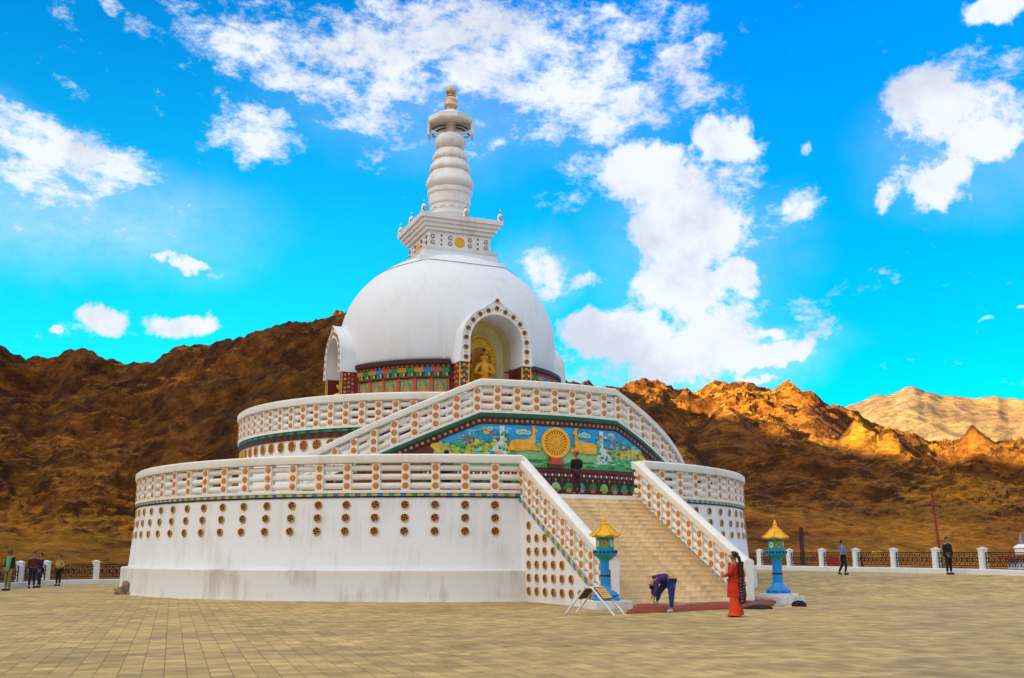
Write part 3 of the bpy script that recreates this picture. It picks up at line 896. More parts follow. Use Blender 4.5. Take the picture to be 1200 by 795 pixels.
# landing in front of the shrine, carried by the mural wall; the two side flights run down behind it
def zr(d):
    """floor line of the landing balustrade"""
    d = abs(d)
    return FL if d <= 15 else max(T1 + .05, FL - .0855 * (d - 15))
DEND = 52.5
b = MB()
frm = [(P(RM, d), O(d)) for d in degs(-DEND, DEND, .75)]
V = []; Fc = []
for d in degs(-DEND, DEND, .75):
    for rr, z in ((RM - .14, T1 - .02), (RM + .10, T1 - .02), (RM + .10, zr(d) - .02), (RM - .14, zr(d) - .02)): V.append(P(rr, d, z))
n = len(V) // 4
for i in range(n - 1):
    for j in range(4): Fc.append((4 * i + j, 4 * i + (j + 1) % 4, 4 * i + 4 + (j + 1) % 4, 4 * i + 4 + j))
Fc += [(0, 1, 2, 3), (4 * n - 4, 4 * n - 3, 4 * n - 2, 4 * n - 1)]
b.add(V, Fc, MAROON)
mural_wall = b.build('mural_wall', stupa, 0)
b = MB(); b.lathe([(9.7, FL - .3), (RM + .05, FL - .3), (RM + .05, FL - .03), (9.7, FL - .03), (9.7, FL - .3)], WHITE, 24, cap=False, a0=-PI / 2 - R(15.3), a1=-PI / 2 + R(15.3))
b.build('landing', stupa, 0)
for sgn in (-1, 1):
    b = MB()
    for k in range(22):
        d0 = 15.3 + (DEND - 15.3) * k / 22; d1 = 15.3 + (DEND - 15.3) * (k + 1) / 22; z = zr(d1) - .06
        Vv = [P(rr, sgn * d, zz) for rr in (10.05, RM - .15) for d in (d0, d1) for zz in (T1 - .01, z)]
        b.add(Vv, [(0, 1, 3, 2), (4, 6, 7, 5), (0, 4, 5, 1), (2, 3, 7, 6), (0, 2, 6, 4), (1, 5, 7, 3)], STONE)
    b.build('side_flight', stupa, 0)
fr = [(P(RM, d, zr(d)), O(d)) for d in degs(-DEND, DEND, .75)]
po = [(P(RM, d, zr(d)), O(d)) for d in [3.9 * k - 50.7 + .0 for k in range(27)]]
balustrade('landing_balustrade', fr, po, .19, (1.05, 1.32))
M_DULL = mat('dull_gold', (.36, .22, .10), .5, .3, 8)
# green moulding and spotted border under the landing balustrade
b = MB()
b.sweep([(.0, -.20), (.17, -.20), (.19, -.12), (.17, -.03), (0, -.03)], fr, DKGREEN)
b.build('green_moulding', mural_wall, 60)
b = MB()
b.sweep([(.0, -.46), (.14, -.46), (.14, -.202), (0, -.202)], fr, DARKWOOD)
for d in degs(-50, 50, 1.05):
    c = P(RM + .142, d, zr(d) - .33); x = O(d + 90)
    n = 8; s = .065
    b.add([c + O(d) * .012] + [c + x * s * math.cos(2 * PI * i / n) + Vector((0, 0, s * math.sin(2 * PI * i / n))) for i in range(n)], [(0, 1 + i, 1 + (i + 1) % n) for i in range(n)], rnd.choice([RED, ORANGE, RED, M_DULL]))
b.build('spotted_border', mural_wall, 0)

# the painting: everything lies on the curved wall, u metres along it, v metres up
class Paint(MB):
    def pt(self, u, v, lay): return P(RM + .104 + .006 * lay, math.degrees(u / RM), v)
    def patch(self, poly, material, lay):
        # slice along u so that the patch follows the curve
        n = len(poly)
        self.add([self.pt(u, v, lay) for u, v in poly], [tuple(range(n))], material)
    def band(self, us, lo, hi, material, lay):
        V = []
        for u in us: V += [self.pt(u, lo(u), lay), self.pt(u, max(lo(u) + .001, hi(u)), lay)]
        self.add(V, [(2 * i, 2 * i + 2, 2 * i + 3, 2 * i + 1) for i in range(len(us) - 1)], material)
    def blob(self, u, v, ru, rv, material, lay, n=12, wob=.25):
        self.patch([(u + ru * (1 + rnd.uniform(-wob, wob)) * math.cos(2 * PI * i / n), v + rv * (1 + rnd.uniform(-wob, wob)) * math.sin(2 * PI * i / n)) for i in range(n)], material, lay)
M_SKY = mat('mural_sky', (.03, .33, .66), .45, .35, 1.5)
M_SKY2 = mat('mural_pale_sky', (.16, .52, .72), .45, .3, 1.5)
M_MEAD = mat('mural_meadow', (.07, .40, .10), .45, .4, 2.5)
M_MEAD2 = mat('mural_light_meadow', (.24, .52, .20), .45, .4, 2.5)
M_SUNNY = mat('mural_yellow_hills', (.78, .50, .03), .45, .4, 2.0)
M_LEAF = mat('mural_leaf', (.03, .17, .05), .45, .5, 4)
M_WHITE = mat('mural_white', (.66, .68, .66), .45, .2, 4)
M_PINK = mat('mural_pink', (.62, .20, .17), .45, .3, 4)
M_DEER = mat('deer_gold', (.92, .42, .03), .4, .3, 3)
M_WHEEL = mat('wheel_gold', (.92, .45, .02), .35, .15, 6)
UA = RM * R(24.2)
top = lambda u: min(zr(math.degrees(u / RM)), 99) - .47 - (max(0, abs(u) - UA + .3) * 2.2)
us = [-UA + 2 * UA * i / 60 for i in range(61)]
pm = Paint()
pm.band(us, lambda u: 4.98, lambda u: top(u), M_MEAD, 0)
pm.band(us, lambda u: min(5.75 + .12 * math.sin(u * 1.7), top(u) - .01), lambda u: top(u), M_SKY, 1)
pm.band(us, lambda u: 5.15 + .12 * math.sin(u * 2.3 + 1), lambda u: min(5.80 + .16 * math.sin(u * 1.3 + 2), top(u)), M_MEAD2, 2)
for s in (-1, 1):
    for i in range(9):
        u = s * (1.9 + i * .34); pm.blob(u, 5.50 + rnd.uniform(-.15, .25), .34, .20, M_SUNNY if i % 3 else M_MEAD, 3)
    for i in range(150):
        u = s * rnd.uniform(2.0, UA - .35); v = rnd.uniform(5.3, 6.45)
        if v > top(u) - .16: continue
        pm.blob(u, v, rnd.uniform(.03, .13), rnd.uniform(.025, .075), rnd.choice([M_LEAF, M_MEAD2, M_MEAD, M_SUNNY, M_SKY2, M_SUNNY, GREEN, TEAL, M_PINK if v > 5.9 else M_MEAD2]), 4 + i % 3)
    for i in range(10):
        u = s * rnd.uniform(2.2, UA - .5); v = rnd.uniform(5.9, 6.5)
        if v < top(u) - .12: pm.blob(u, v, .07, .06, rnd.choice([M_PINK, M_WHITE, RED]), 7, 8)
    for i in range(14):
        u = s * rnd.uniform(.7, UA - .6); v = rnd.uniform(6.0, 6.55)
        if v < top(u) - .08: pm.blob(u, v, rnd.uniform(.12, .3), rnd.uniform(.02, .05), M_SKY2, 2 + i % 2, 10, .2)
    # waterfall and pool, cloud scrolls
    pm.patch([(s * 2.12, 6.55), (s * 2.32, 6.55), (s * 2.30, 6.0), (s * 2.55, 5.7), (s * 3.0, 5.2), (s * 1.9, 5.2), (s * 2.12, 5.75)], M_WHITE, 5)
    for (du, dv, q) in ((1.35, 6.35, .17), (1.52, 6.32, .14), (1.18, 6.32, .13), (2.7, 6.42, .12)):
        pm.blob(s * du, dv, q, q * .62, M_WHITE, 6, 12, .12); pm.blob(s * du, dv, q * .6, q * .34, M_MEAD2, 7, 10, .1)
    for i in range(30):
        u = s * rnd.uniform(.2, UA - .4); pm.blob(u, rnd.uniform(5.05, 5.3), rnd.uniform(.08, .3), rnd.uniform(.02, .07), rnd.choice([M_MEAD, M_MEAD2, M_LEAF, GREEN]), 3 + i % 4)
pm.build('mural_painting', mural_wall, 0)
# dado below the painting: dark, with bead row and lotus rosettes
b = Paint(); us2 = [-UA * 1.08 + 2 * UA * 1.08 * i / 60 for i in range(61)]
b.band(us2, lambda u: T1 + .0, lambda u: 4.97, DARKWOOD, 2)
b.band(us2, lambda u: 4.84, lambda u: 4.96, MAROON, 3)
k = 0
u = -UA * 1.05
while u < UA * 1.05:
    b.blob(u, 4.70, .045, .055, M_WHITE if k % 2 else RED, 4, 8, .1)
    if k % 4 == 0:
        cc = [M_LEAF, M_MEAD2, GREEN, TEAL][(k // 4) % 4]
        b.patch([(u + .22 * math.cos(PI * i / 10), 4.12 + .30 * math.sin(PI * i / 10)) for i in range(11)], cc, 4)
        b.patch([(u + .13 * math.cos(PI * i / 8), 4.03 + .17 * math.sin(PI * i / 8)) for i in range(9)], [RED, ORANGE, M_PINK][(k // 4) % 3], 6)
        b.patch([(u + .27, 4.45), (u + .32, 4.45), (u + .32, 3.9), (u + .27, 3.9)], MAROON, 4)
    if k % 2 == 0: b.patch([(u - .05, 4.56), (u + .05, 4.56), (u, 4.44)], [GOLD, M_LEAF, RED][k // 2 % 3], 5)
    k += 1; u += .145
b.build('dado', mural_wall, 0)
def on_wall(p, off=.12):
    """x along the wall, y outwards negative, z up"""
    return P(RM + off - p.y, math.degrees(p.x / RM), p.z)
# golden wheel on its stand
WC = 5.96
b = MB()
n = 40
def ringw(r0, r1, d0, m):
    V = []
    for rr, y in ((r0, 0), (r0, -d0), (r1, -d0), (r1, 0)):
        for i in range(n): V.append(on_wall(Vector((rr * math.cos(2 * PI * i / n), y, WC + rr * math.sin(2 * PI * i / n)))))
    b.add(V, [(k * n + i, k * n + (i + 1) % n, (k + 1) % 4 * n + (i + 1) % n, (k + 1) % 4 * n + i) for k in range(4) for i in range(n)], m)
ringw(.50, .61, .10, M_WHEEL); ringw(.10, .17, .10, M_WHEEL); ringw(.0005, .10, .12, GOLD); ringw(.30, .33, .085, M_WHEEL)
b.add([on_wall(Vector((0, -.045, WC)))] + [on_wall(Vector((.52 * math.cos(2 * PI * i / n), -.045, WC + .52 * math.sin(2 * PI * i / n)))) for i in range(n)], [(0, 1 + i, 1 + (i + 1) % n) for i in range(n)], mat('wheel_field', (.50, .17, .012), .5, .2, 8))
for k in range(24):
    a = 2 * PI * k / 24
    c, s_ = math.cos(a), math.sin(a)
    V = []
    for rr in (.15, .52):
        w = .012 + .018 * rr / .5
        for sd_ in (-1, 1):
            for y in (-.04, -.075): V.append(on_wall(Vector((rr * c - sd_ * w * s_, y, WC + rr * s_ + sd_ * w * c))))
    b.add(V, [(0, 1, 3, 2), (4, 6, 7, 5), (0, 4, 5, 1), (2, 3, 7, 6), (0, 2, 6, 4), (1, 5, 7, 3)], M_WHEEL)
b.build('wheel', mural_wall, 0)
b = MB()
b.prism([(-.30, 5.10), (.30, 5.10), (.30, 5.16), (.24, 5.20), (.24, 5.30), (.34, 5.36), (-.34, 5.36), (-.24, 5.30), (-.24, 5.20), (-.30, 5.16)], -.16, .02, RED, fn=on_wall)
b.prism([(-.36, 5.02), (.36, 5.02), (.36, 5.095), (-.36, 5.095)], -.18, .02, MAROON, fn=on_wall)
b.build('wheel_stand', mural_wall, 0)
# two deer lying towards the wheel
deer_poly = [(-1.90, 5.62), (-1.93, 5.80), (-1.86, 5.98), (-1.70, 6.04), (-1.45, 6.03), (-1.22, 6.04), (-1.08, 6.08), (-.99, 6.22), (-.965, 6.40), (-.98, 6.50), (-1.02, 6.60), (-.975, 6.595), (-.95, 6.53), (-.92, 6.60),
             (-.885, 6.58), (-.90, 6.50), (-.84, 6.44), (-.80, 6.38), (-.84, 6.33), (-.90, 6.34), (-.89, 6.15), (-.87, 5.98), (-.92, 5.84), (-.80, 5.72), (-.66, 5.70), (-.66, 5.63), (-.86, 5.62), (-1.15, 5.64), (-1.35, 5.60), (-1.6, 5.58)]
for sgn in (-1, 1):
    b = MB()
    poly = [((x if sgn < 0 else -x), z) for x, z in deer_poly]
    b.prism(poly, -.07, .02, M_DEER, fn=on_wall)
    b.prism([((x if sgn < 0 else -x), z) for x, z in ((-1.75, 5.66), (-1.62, 5.92), (-1.35, 5.88), (-1.2, 5.68))], -.10, -.06, M_DEER, fn=on_wall)
    b.build('deer', mural_wall, 0)

# ------------------------------------------------------------------ dome tier
FR = 5.5
b = MB()
b.lathe([(FR, T2 - .02), (FR, 10.05), (FR - .8, 10.05)], MAROON, 144, cap=False, skip=lambda c: any(abs(q) < 1.0 and r_ < -3 for q, r_ in ((c.x, c.y), (c.y, c.x))))
frieze = b.build('frieze_wall', stupa, 40)
NICHES = (0, -90, 90, 180)
def out_of_niche(d, lim):
    d = (d + 180) % 360 - 180
    return all(abs((d - q + 180) % 360 - 180) > lim for q in NICHES)
b = MB()
segs = [(a + 20.2, a + 69.8) for a in (-180, -90, 0, 90)]
for a0, a1 in segs:
    f_ = [(P(FR, d), O(d)) for d in degs(a0, a1, 1.2)]
    b = MB(); b.sweep([(-.2, 10.08), (.26, 10.08), (.30, 10.16), (.30, 10.30), (.20, 10.36), (-.2, 10.36)], f_, DARKWOOD)
    b.sweep([(-.1, 9.98), (.20, 9.98), (.20, 10.078), (-.1, 10.078)], f_, MAROON, matfn=lambda i: [RED, DARKWOOD][i % 2])
    b.build('cornice', frieze, 0)
b = MB()
for a0, a1 in segs:
    f_ = [(P(FR, d), O(d)) for d in degs(a0, a1, 4.1)]
    cols = [ORANGE, GREEN, ORANGE, BLUE, RED, GREEN]
    b = MB(); b.sweep([(-.05, 9.76), (.14, 9.76), (.16, 9.97), (-.05, 9.97)], f_, ORANGE, matfn=lambda i: cols[i % 6])
    f2 = [(P(FR, d), O(d)) for d in degs(a0, a1, .82)]
    b.sweep([(-.05, 9.58), (.09, 9.58), (.11, 9.757), (-.05, 9.757)], f2, DKGREEN, matfn=lambda i: [DKGREEN, TEAL, GREEN, GOLD, DARKWOOD][i % 5])
    b.sweep([(-.05, 9.50), (.13, 9.50), (.13, 9.577), (-.05, 9.577)], f_, MAROON)
    b.build('colour_band', frieze, 0)
# painted panels with a seated figure
b = MB()
def fpt(p, off=0.0): return P(FR + .02 - p.y, math.degrees(p.x / FR), p.z)
b.prism([(-.30, 8.62), (.30, 8.62), (.30, 9.46), (-.30, 9.46)], -.02, .02, mat('panel_ground', (.30, .30, .08), .5, .6, 5), fn=fpt)
for x0, x1 in ((-.40, -.315), (.315, .40)): b.prism([(x0, 8.5), (x1, 8.5), (x1, 9.5), (x0, 9.5)], -.06, .02, RED, fn=fpt)
b.prism([(-.2 * math.cos(i * PI / 8) , 9.04 + .30 * math.sin(i * PI / 8)) for i in range(9)] + [(.22, 8.85), (-.22, 8.85)], -.025, 0, TEAL, fn=fpt)
fig = [(-.22, 8.80), (-.20, 8.90), (-.12, 8.93), (-.13, 9.06), (-.07, 9.13), (-.045, 9.16), (-.06, 9.23), (-.03, 9.30), (0, 9.33)]
b.prism(fig + [(-x, z) for x, z in reversed(fig[:-1])], -.035, 0, ORANGE, fn=fpt)
b.prism([(-.27, 8.66), (.27, 8.66), (.22, 8.79), (-.22, 8.79)], -.035, 0, M_PINK, fn=fpt)
PANEL = b.mesh('frieze_panel', 0)
b = MB()
for a0, a1 in segs:
    f_ = [(P(FR, d), O(d)) for d in degs(a0, a1, 1.2)]
    b = MB(); b.sweep([(-.05, 8.2), (.10, 8.2), (.10, 8.49), (-.05, 8.49)], f_, MAROON)
    b.build('frieze_base', frieze, 0)
for base in (-90, 0):
    for k in range(6):
        d = base + 20.2 + 4.1 + 8.2 * k + .15
        if k < 6: inst('frieze_panel', PANEL, frieze, Matrix.Rotation(R(d), 4, 'Z'))

def in_niche(c, w=1.42):
    for dd in NICHES:
        v = Matrix.Rotation(-R(dd), 3, 'Z') @ c
        if v.y < -2.5 and abs(v.x) < w:
            vx, vz = v.x, v.z
            if dd: vx /= .84; vz = (vz - 9.42 * .18 - .08) / .82
            if abs(vx) >= w: continue
            zt = 11.15 + math.sqrt(max(0, w * w - vx * vx))
            if vz < zt: return True
    return False
b = MB()
prof = []
A, B, ZC = 5.50, 4.72, 12.0
for i in range(8):
    t = i / 8; prof.append((5.33 + .17 * math.sin(t * PI / 2), 10.34 + (ZC - 10.34) * t))
for i in range(61):
    t = i / 60 * PI / 2
    prof.append((max(.02, A * abs(math.cos(t)) ** 1.0), ZC + B * math.sin(t) ** 1.0))
b.lathe([(4.9, 10.34)] + prof, DOME_WHITE, 216, cap=False, skip=in_niche)
dome = b.build('dome', stupa, 180)
# a thin festoon cable looped over the dome
pts = []
for i in range(61):
    t = i / 60; d = -115 + 190 * t
    sag = abs(math.sin(t * PI * 2.5)) * .35
    z = 15.55 + .25 - sag
    r = A * math.sqrt(max(0, 1 - ((z - ZC) / B) ** 2)) + .05
    pts.append(P(r, d, z))
b = MB(); b.tube(pts, .014, DARKWOOD, 4); b.build('festoon_cable', dome, 60)
b = MB(); b.tube([P(5.7, -23, 10.3), P(5.7, -23, 11.35)], .025, PALE, 6); b.build('white_rod', frieze, 60)

# arched niches
def arch_outline(w, spring, hr, tip, base, n=20, lip=0.0):
    """left foot -> over the top -> right foot: round arch, ogee tip"""
    pts = [(-w - lip, base)]
    for i in range(n + 1):
        a = PI - PI * i / n
        x = w * math.cos(a); z = spring + hr * math.sin(a)
        k = max(0, 1 - abs(x) / (w * .42))
        z += tip * k ** 1.6
        pts.append((x, z))
    pts.append((w + lip, base))
    return pts
MEDS = medallion_mesh(.125, 'arch_medallion', DARKWOOD, ORANGE, GOLD, 4)
def build_niche(deg, detail):
    e = empty('niche', (0, 0, 0), R(deg), stupa)
    OUT = arch_outline(1.70, 11.15, 1.66, .36, 10.13, 28, .10)
    INN = arch_outline(1.34, 11.10, 1.35, .0, 10.13, 28)
    y0, y1 = -6.15, -4.75
    b = MB()
    n = len(OUT)
    V = [Vector((x, y0, z)) for x, z in OUT] + [Vector((x, y0, z)) for x, z in INN] + [Vector((x, y1, z)) for x, z in OUT] + [Vector((x, y1, z)) for x, z in INN]
    Fc = []
    for i in range(n - 1):
        Fc += [(i, i + 1, n + i + 1, n + i), (i + 1, i, 2 * n + i, 2 * n + i + 1), (n + i, n + i + 1, 3 * n + i + 1, 3 * n + i), (2 * n + i + 1, 2 * n + i, 3 * n + i, 3 * n + i + 1)]
    Fc += [(0, n, 3 * n, 2 * n), (n - 1, 2 * n - 1, 4 * n - 1, 3 * n - 1)]
    b.add(V, Fc, DOME_WHITE)
    # raised outer and inner lips on the face
    for prof_, w_ in ((OUT, .07), (INN, .07)):
        pth = [Vector((x, y0 - .0, z)) for x, z in prof_]
        b.tube(pth, .038, DOME_WHITE, 6)
    o = b.build('arch', e, 30)
    # recess: jambs, vault and back wall
    b = MB()
    I2 = [(x * 1.0, z) for x, z in INN]
    I2[0] = (I2[0][0], 7.1); I2[-1] = (I2[-1][0], 7.1)
    m = len(I2); yb = -4.0
    V = [Vector((x * 1.004, y1 - .0, z)) for x, z in I2] + [Vector((x * .98, yb, z)) for x, z in I2]
    b.add(V, [(i, i + 1, m + i + 1, m + i) for i in range(m - 1)] + [tuple(range(m, 2 * m))], CREAM)
    b.box((0, -5.05, 7.15), (2.7, 2.1, .5), PALE)
    b.build('recess', e, 30)
    # painted pillars under the arch feet
    for s in (-1, 1):
        b = MB()
        b.box((s * 1.55, -5.72, 8.44), (.50, .66, 3.36), MAROON)
        for k in range(12):
            z = 7.2 + .25 * k
            for q in range(3):
                b.box((s * 1.55 - .14 + .14 * q, -6.055, z + (.06 if q % 2 else 0)), (.11, .012, .13), [GOLD, ORANGE, GREEN][(k + q) % 3])
                b.box((s * 1.805, -5.53 - .19 * q, z + (.06 if q % 2 else 0)), (.012, .11, .13), [GOLD, ORANGE, RED][(k + q) % 3])
        for x_ in (-.22, .22): b.box((s * 1.55 + x_, -6.06, 8.45), (.05, .02, 3.3), YELLOW)
        b.build('pillar', e, 0)
    if detail:
        L_ = 0; pth = [(x, z) for x, z in arch_outline(1.52, 11.12, 1.50, .10, 10.2, 60)]
        seg = [0]
        for a_, c_ in zip(pth, pth[1:]): seg.append(seg[-1] + math.hypot(c_[0] - a_[0], c_[1] - a_[1]))
        nd = 15
        ds = []
        for k in range(nd):
            s_ = seg[-1] * (k + .3) / (nd - .4)
            for i in range(len(pth) - 1):
                if seg[i] <= s_ <= seg[i + 1]:
                    t = (s_ - seg[i]) / max(1e-6, seg[i + 1] - seg[i]); ds.append((pth[i][0] + (pth[i + 1][0] - pth[i][0]) * t, pth[i][1] + (pth[i + 1][1] - pth[i][1]) * t)); break
        for x, z in ds: inst('arch_medallion', MEDS, e, Matrix(((1, 0, 0, x), (0, -1, 0, y0), (0, 0, 1, z), (0, 0, 0, 1))))
        inst('arch_medallion', MEDS, e, Matrix(((.8, 0, 0, 0), (0, -1, 0, y0 - .05), (0, 0, .8, 13.08), (0, 0, 0, 1))))
        b = MB()
        for (x0, z0), (x1, z1) in zip(ds, ds[1:]):
            mx_, mz_ = (x0 + x1) / 2, (z0 + z1) / 2; dx, dz = x1 - x0, z1 - z0; l = math.hypot(dx, dz); dx, dz = dx / l, dz / l
            pl_ = [(mx_ + dx * .035 - dz * .09, mz_ + dz * .035 + dx * .09), (mx_ + dx * .01, mz_ + dz * .01), (mx_ - dx * .035 + dz * .09, mz_ - dz * .035 - dx * .09), (mx_ - dx * .02, mz_ - dz * .02)]
            b.prism(pl_, y0 - .014, y0 + .01, DARKWOOD)
        b.build('arch_ornament', e, 0)
    return e
for dd in NICHES:
    e = build_niche(dd, dd in (0, -90))
    if dd: e.scale = (.84, .975, .82); e.location.z = 9.42 * .18 + .08

# ------------------------------------------------------------------ harmika, spire, canopy
hk = empty('harmika', (0, 0, 0), R(-2.5), stupa)
def sq(b, w, z0, z1, m, w2=None):
    w2 = w2 or w
    V = [(sx * w / 2, sy * w / 2, z0) for sx, sy in ((-1, -1), (1, -1), (1, 1), (-1, 1))] + [(sx * w2 / 2, sy * w2 / 2, z1) for sx, sy in ((-1, -1), (1, -1), (1, 1), (-1, 1))]
    b.add(V, [(3, 2, 1, 0), (4, 5, 6, 7)] + [(i, (i + 1) % 4, 4 + (i + 1) % 4, 4 + i) for i in range(4)], m)
b = MB(); sq(b, 4.55, 15.7, 16.12, DOME_WHITE); sq(b, 3.95, 16.122, 16.52, DOME_WHITE)
bevel(b.build('pedestal', hk, 0), .02)
b = MB(); sq(b, 3.85, 16.522, 16.70, SPIRE_WHITE, 4.0); sq(b, 3.35, 16.70, 17.62, SPIRE_WHITE)
bevel(b.build('box', hk, 0), .015)
b = MB()
for w, z0, z1 in ((3.62, 17.62, 17.80), (3.88, 17.802, 17.98), (4.12, 17.982, 18.16), (4.36, 18.162, 18.40)): sq(b, w, z0, z1, SPIRE_WHITE, w + .05)
bevel(b.build('cornice', hk, 0), .02)
MEDR = medallion_mesh(.105, 'target_disc', PALE, RED, MAROON, 3)
b = MB(); n = 24
V = [(.30 * math.cos(2 * PI * i / n), 0, .30 * math.sin(2 * PI * i / n)) for i in range(n)] + [(.27 * math.cos(2 * PI * i / n), .05, .27 * math.sin(2 * PI * i / n)) for i in range(n)] + [(0, .075, 0)]
b.add(V, [(i, (i + 1) % n, n + (i + 1) % n, n + i) for i in range(n)] + [(n + i, n + (i + 1) % n, 2 * n) for i in range(n)], YELLOW)
for k in range(8):
    a = 2 * PI * k / 8; b.box((.17 * math.cos(a), .062, .17 * math.sin(a)), (.07, .02, .07), GOLD)
SUNM = b.mesh('sun_disc', 40)
for q in (0, -90):
    Mq = Matrix.Rotation(R(q), 4, 'Z')
    def hp(x, z, s=1.0): return Mq @ Matrix(((s, 0, 0, x), (0, -s, 0, -1.678), (0, 0, s, z), (0, 0, 0, 1)))
    inst('sun_disc', SUNM, hk, hp(0, 17.15, .92))
    for x in (-1.45, -.52, .55, 1.42):
        for z in (17.02, 17.32): inst('target_disc', MEDR, hk, hp(x, z))
    b = MB()
    for x in (-.98, .98):
        for z in (16.92, 17.16, 17.40): b.box((x, -1.682, z), (.07, .02, .09), DARKWOOD)
    o = b.build('small_ornament', hk, 0); o.matrix_local = Mq
fin = MB(); fin.lathe([(.13, 0), (.13, .30), (.10, .36), (.05, .42), (.04, .55), (.0, .68)], SPIRE_WHITE, 10)
fin.lathe([(.075, .30), (.075, .32)], DARKWOOD, 8, c=(0, 0, .2))
for x, y in ((-2.05, -2.05), (0.15, -2.1), (2.05, -2.05), (-2.05, 0.1), (-2.05, 2.05), (2.05, 2.05)):
    o = bpy.data.objects.new('corner_finial', fin.mesh('corner_finial', 40) if not bpy.data.meshes.get('corner_finial') else bpy.data.meshes['corner_finial']); COL.objects.link(o); o.parent = hk; o.location = (x, y, 18.40)
    if y < -2 or x < -2:
        a = Matrix.Identity(4)
        inst('target_disc', MEDR, hk, Matrix(((1, 0, 0, x), (0, -1, 0, y - .13), (0, 0, 1, 18.55), (0, 0, 0, 1))))

spire = empty('spire', (0, 0, 0), 0, stupa)
b = MB(); b.lathe([(.86, 18.38), (.86, 19.0), (.97, 19.05), (.97, 19.25), (1.02, 19.30), (1.02, 19.55), (1.10, 19.62), (1.13, 20.1), (1.2, 20.2), (1.2, 20.42), (.9, 20.45)], SPIRE_WHITE, 12)
for k in range(12):
    a = 2 * PI * (k + .5) / 12; b.box((.985 * math.cos(a), .985 * math.sin(a), 19.42), (.10, .24, .14), SPIRE_WHITE, a)
b.build('cup', spire, 30)
def tier(z0, z1, r, rin, name='ring_tier'):
    h = z1 - z0
    pr = [(rin, z0), (.80 * r, z0), (.90 * r, z0 + .10 * h), (.97 * r, z0 + .22 * h), (r, z0 + .34 * h), (.99 * r, z0 + .44 * h), (.94 * r, z0 + .62 * h), (.86 * r, z0 + .82 * h), (.78 * r, z1), (rin, z1)]
    b = MB(); b.lathe(pr, SPIRE_WHITE, 48); b.build(name, spire, 60)
tier(20.42, 21.42, 1.27, .8); tier(21.35, 22.08, 1.10, .7); tier(22.02, 22.68, .95, .6)
b = MB(); b.lathe([(.5, 22.6)] + [(.06 + .78 * max(.0, math.cos(t)) ** .7, 23.16 + .52 * math.sin(t)) for t in [-PI / 2.2 + PI / 1.1 * i / 16 for i in range(17)]] + [(.3, 23.7)], SPIRE_WHITE, 40)
b.build('bulb', spire, 60)
b = MB(); b.lathe([(.34, 23.6), (.24, 23.85), (.24, 24.2), (.36, 24.36)], SPIRE_WHITE, 20); b.build('neck', spire, 40)
can = empty('canopy', (0, 0, 0), R(-25), spire)
canopy = MB()
canopy.lathe([(.30, 24.30), (1.18, 24.16), (1.25, 24.24), (1.25, 24.50), (1.16, 24.56), (.62, 24.80), (.40, 24.96), (.30, 25.02)], SPIRE_WHITE, 8, ph=PI / 8)
# hanging side panels, left and right
for a0 in (0, 180):
    V = []
    for da in (-22, 22):
        a = R(a0 + da)
        for rr in (1.06, 1.19):
            for z in (23.52, 24.24): V.append((rr * math.cos(a) / math.cos(R(da)) * 1.03, rr * math.sin(a), z))
    canopy.add(V, [(0, 1, 3, 2), (4, 6, 7, 5), (0, 4, 5, 1), (2, 3, 7, 6), (0, 2, 6, 4), (1, 5, 7, 3)], SPIRE_WHITE)
bpy.data.objects.remove(can)
can = canopy.build('canopy', spire, 20); can.rotation_euler = (0, 0, R(-25))
b = MB()
for s in (-1, 1):
    for y in (-.35, .35):
        pts = [(s * (.28 + .74 * t), y * (.5 + .5 * t), 24.12 - .36 * t + .10 * math.sin(t * PI)) for t in [i / 8 for i in range(9)]]
        b.tube(pts, .035, DARKWOOD, 6)
        pts = [(s * (.28 + .74 * t), y * (.5 + .5 * t), 23.72 - .10 * math.sin(t * PI)) for t in [i / 8 for i in range(9)]]
        b.tube(pts, .06, SPIRE_WHITE, 6)
o = b.build('bracket', spire, 40); o.rotation_euler = (0, 0, R(-25))
b = MB()
b.lathe([(.30, 25.02), (.24, 25.10), (.24, 25.16), (.33, 25.22), (.36, 25.45), (.33, 25.68), (.22, 25.80), (.26, 25.86), (.20, 25.95)], mat('spire_gold', (.66, .42, .19), .4, .3, 6, 0, 40, .3), 24)
b.lathe([(.345, 25.30), (.39, 25.36), (.345, 25.42)], SPIRE_WHITE, 24, cap=False); b.lathe([(.33, 25.58), (.37, 25.64), (.33, 25.70)], SPIRE_WHITE, 24, cap=False)
b.lathe([(.10, 25.93)] + [(.03 + .27 * math.cos(t), 26.16 + .23 * math.sin(t)) for t in [-1.3 + 2.6 * i / 10 for i in range(11)]] + [(.04, 26.42), (0.005, 26.5)], MATS['spire_gold'], 20)
b.build('finial', spire, 50)
#@@THINGS
# ------------------------------------------------------------------ placing helpers
def ray_dir(px, py):
    return pix_dir(px, py)
def on_ground(px, py):
    """world point of the terrace seen at that place of the photograph"""
    d = pix_dir(px, py); z = 0.0
    for _ in range(40):
        t = (z - EYE) / d.z
        z2 = zg(d.x * t, d.y * t); z = z * .5 + z2 * .5
    t = (z - EYE) / d.z
    return Vector((d.x * t, d.y * t, zg(d.x * t, d.y * t)))

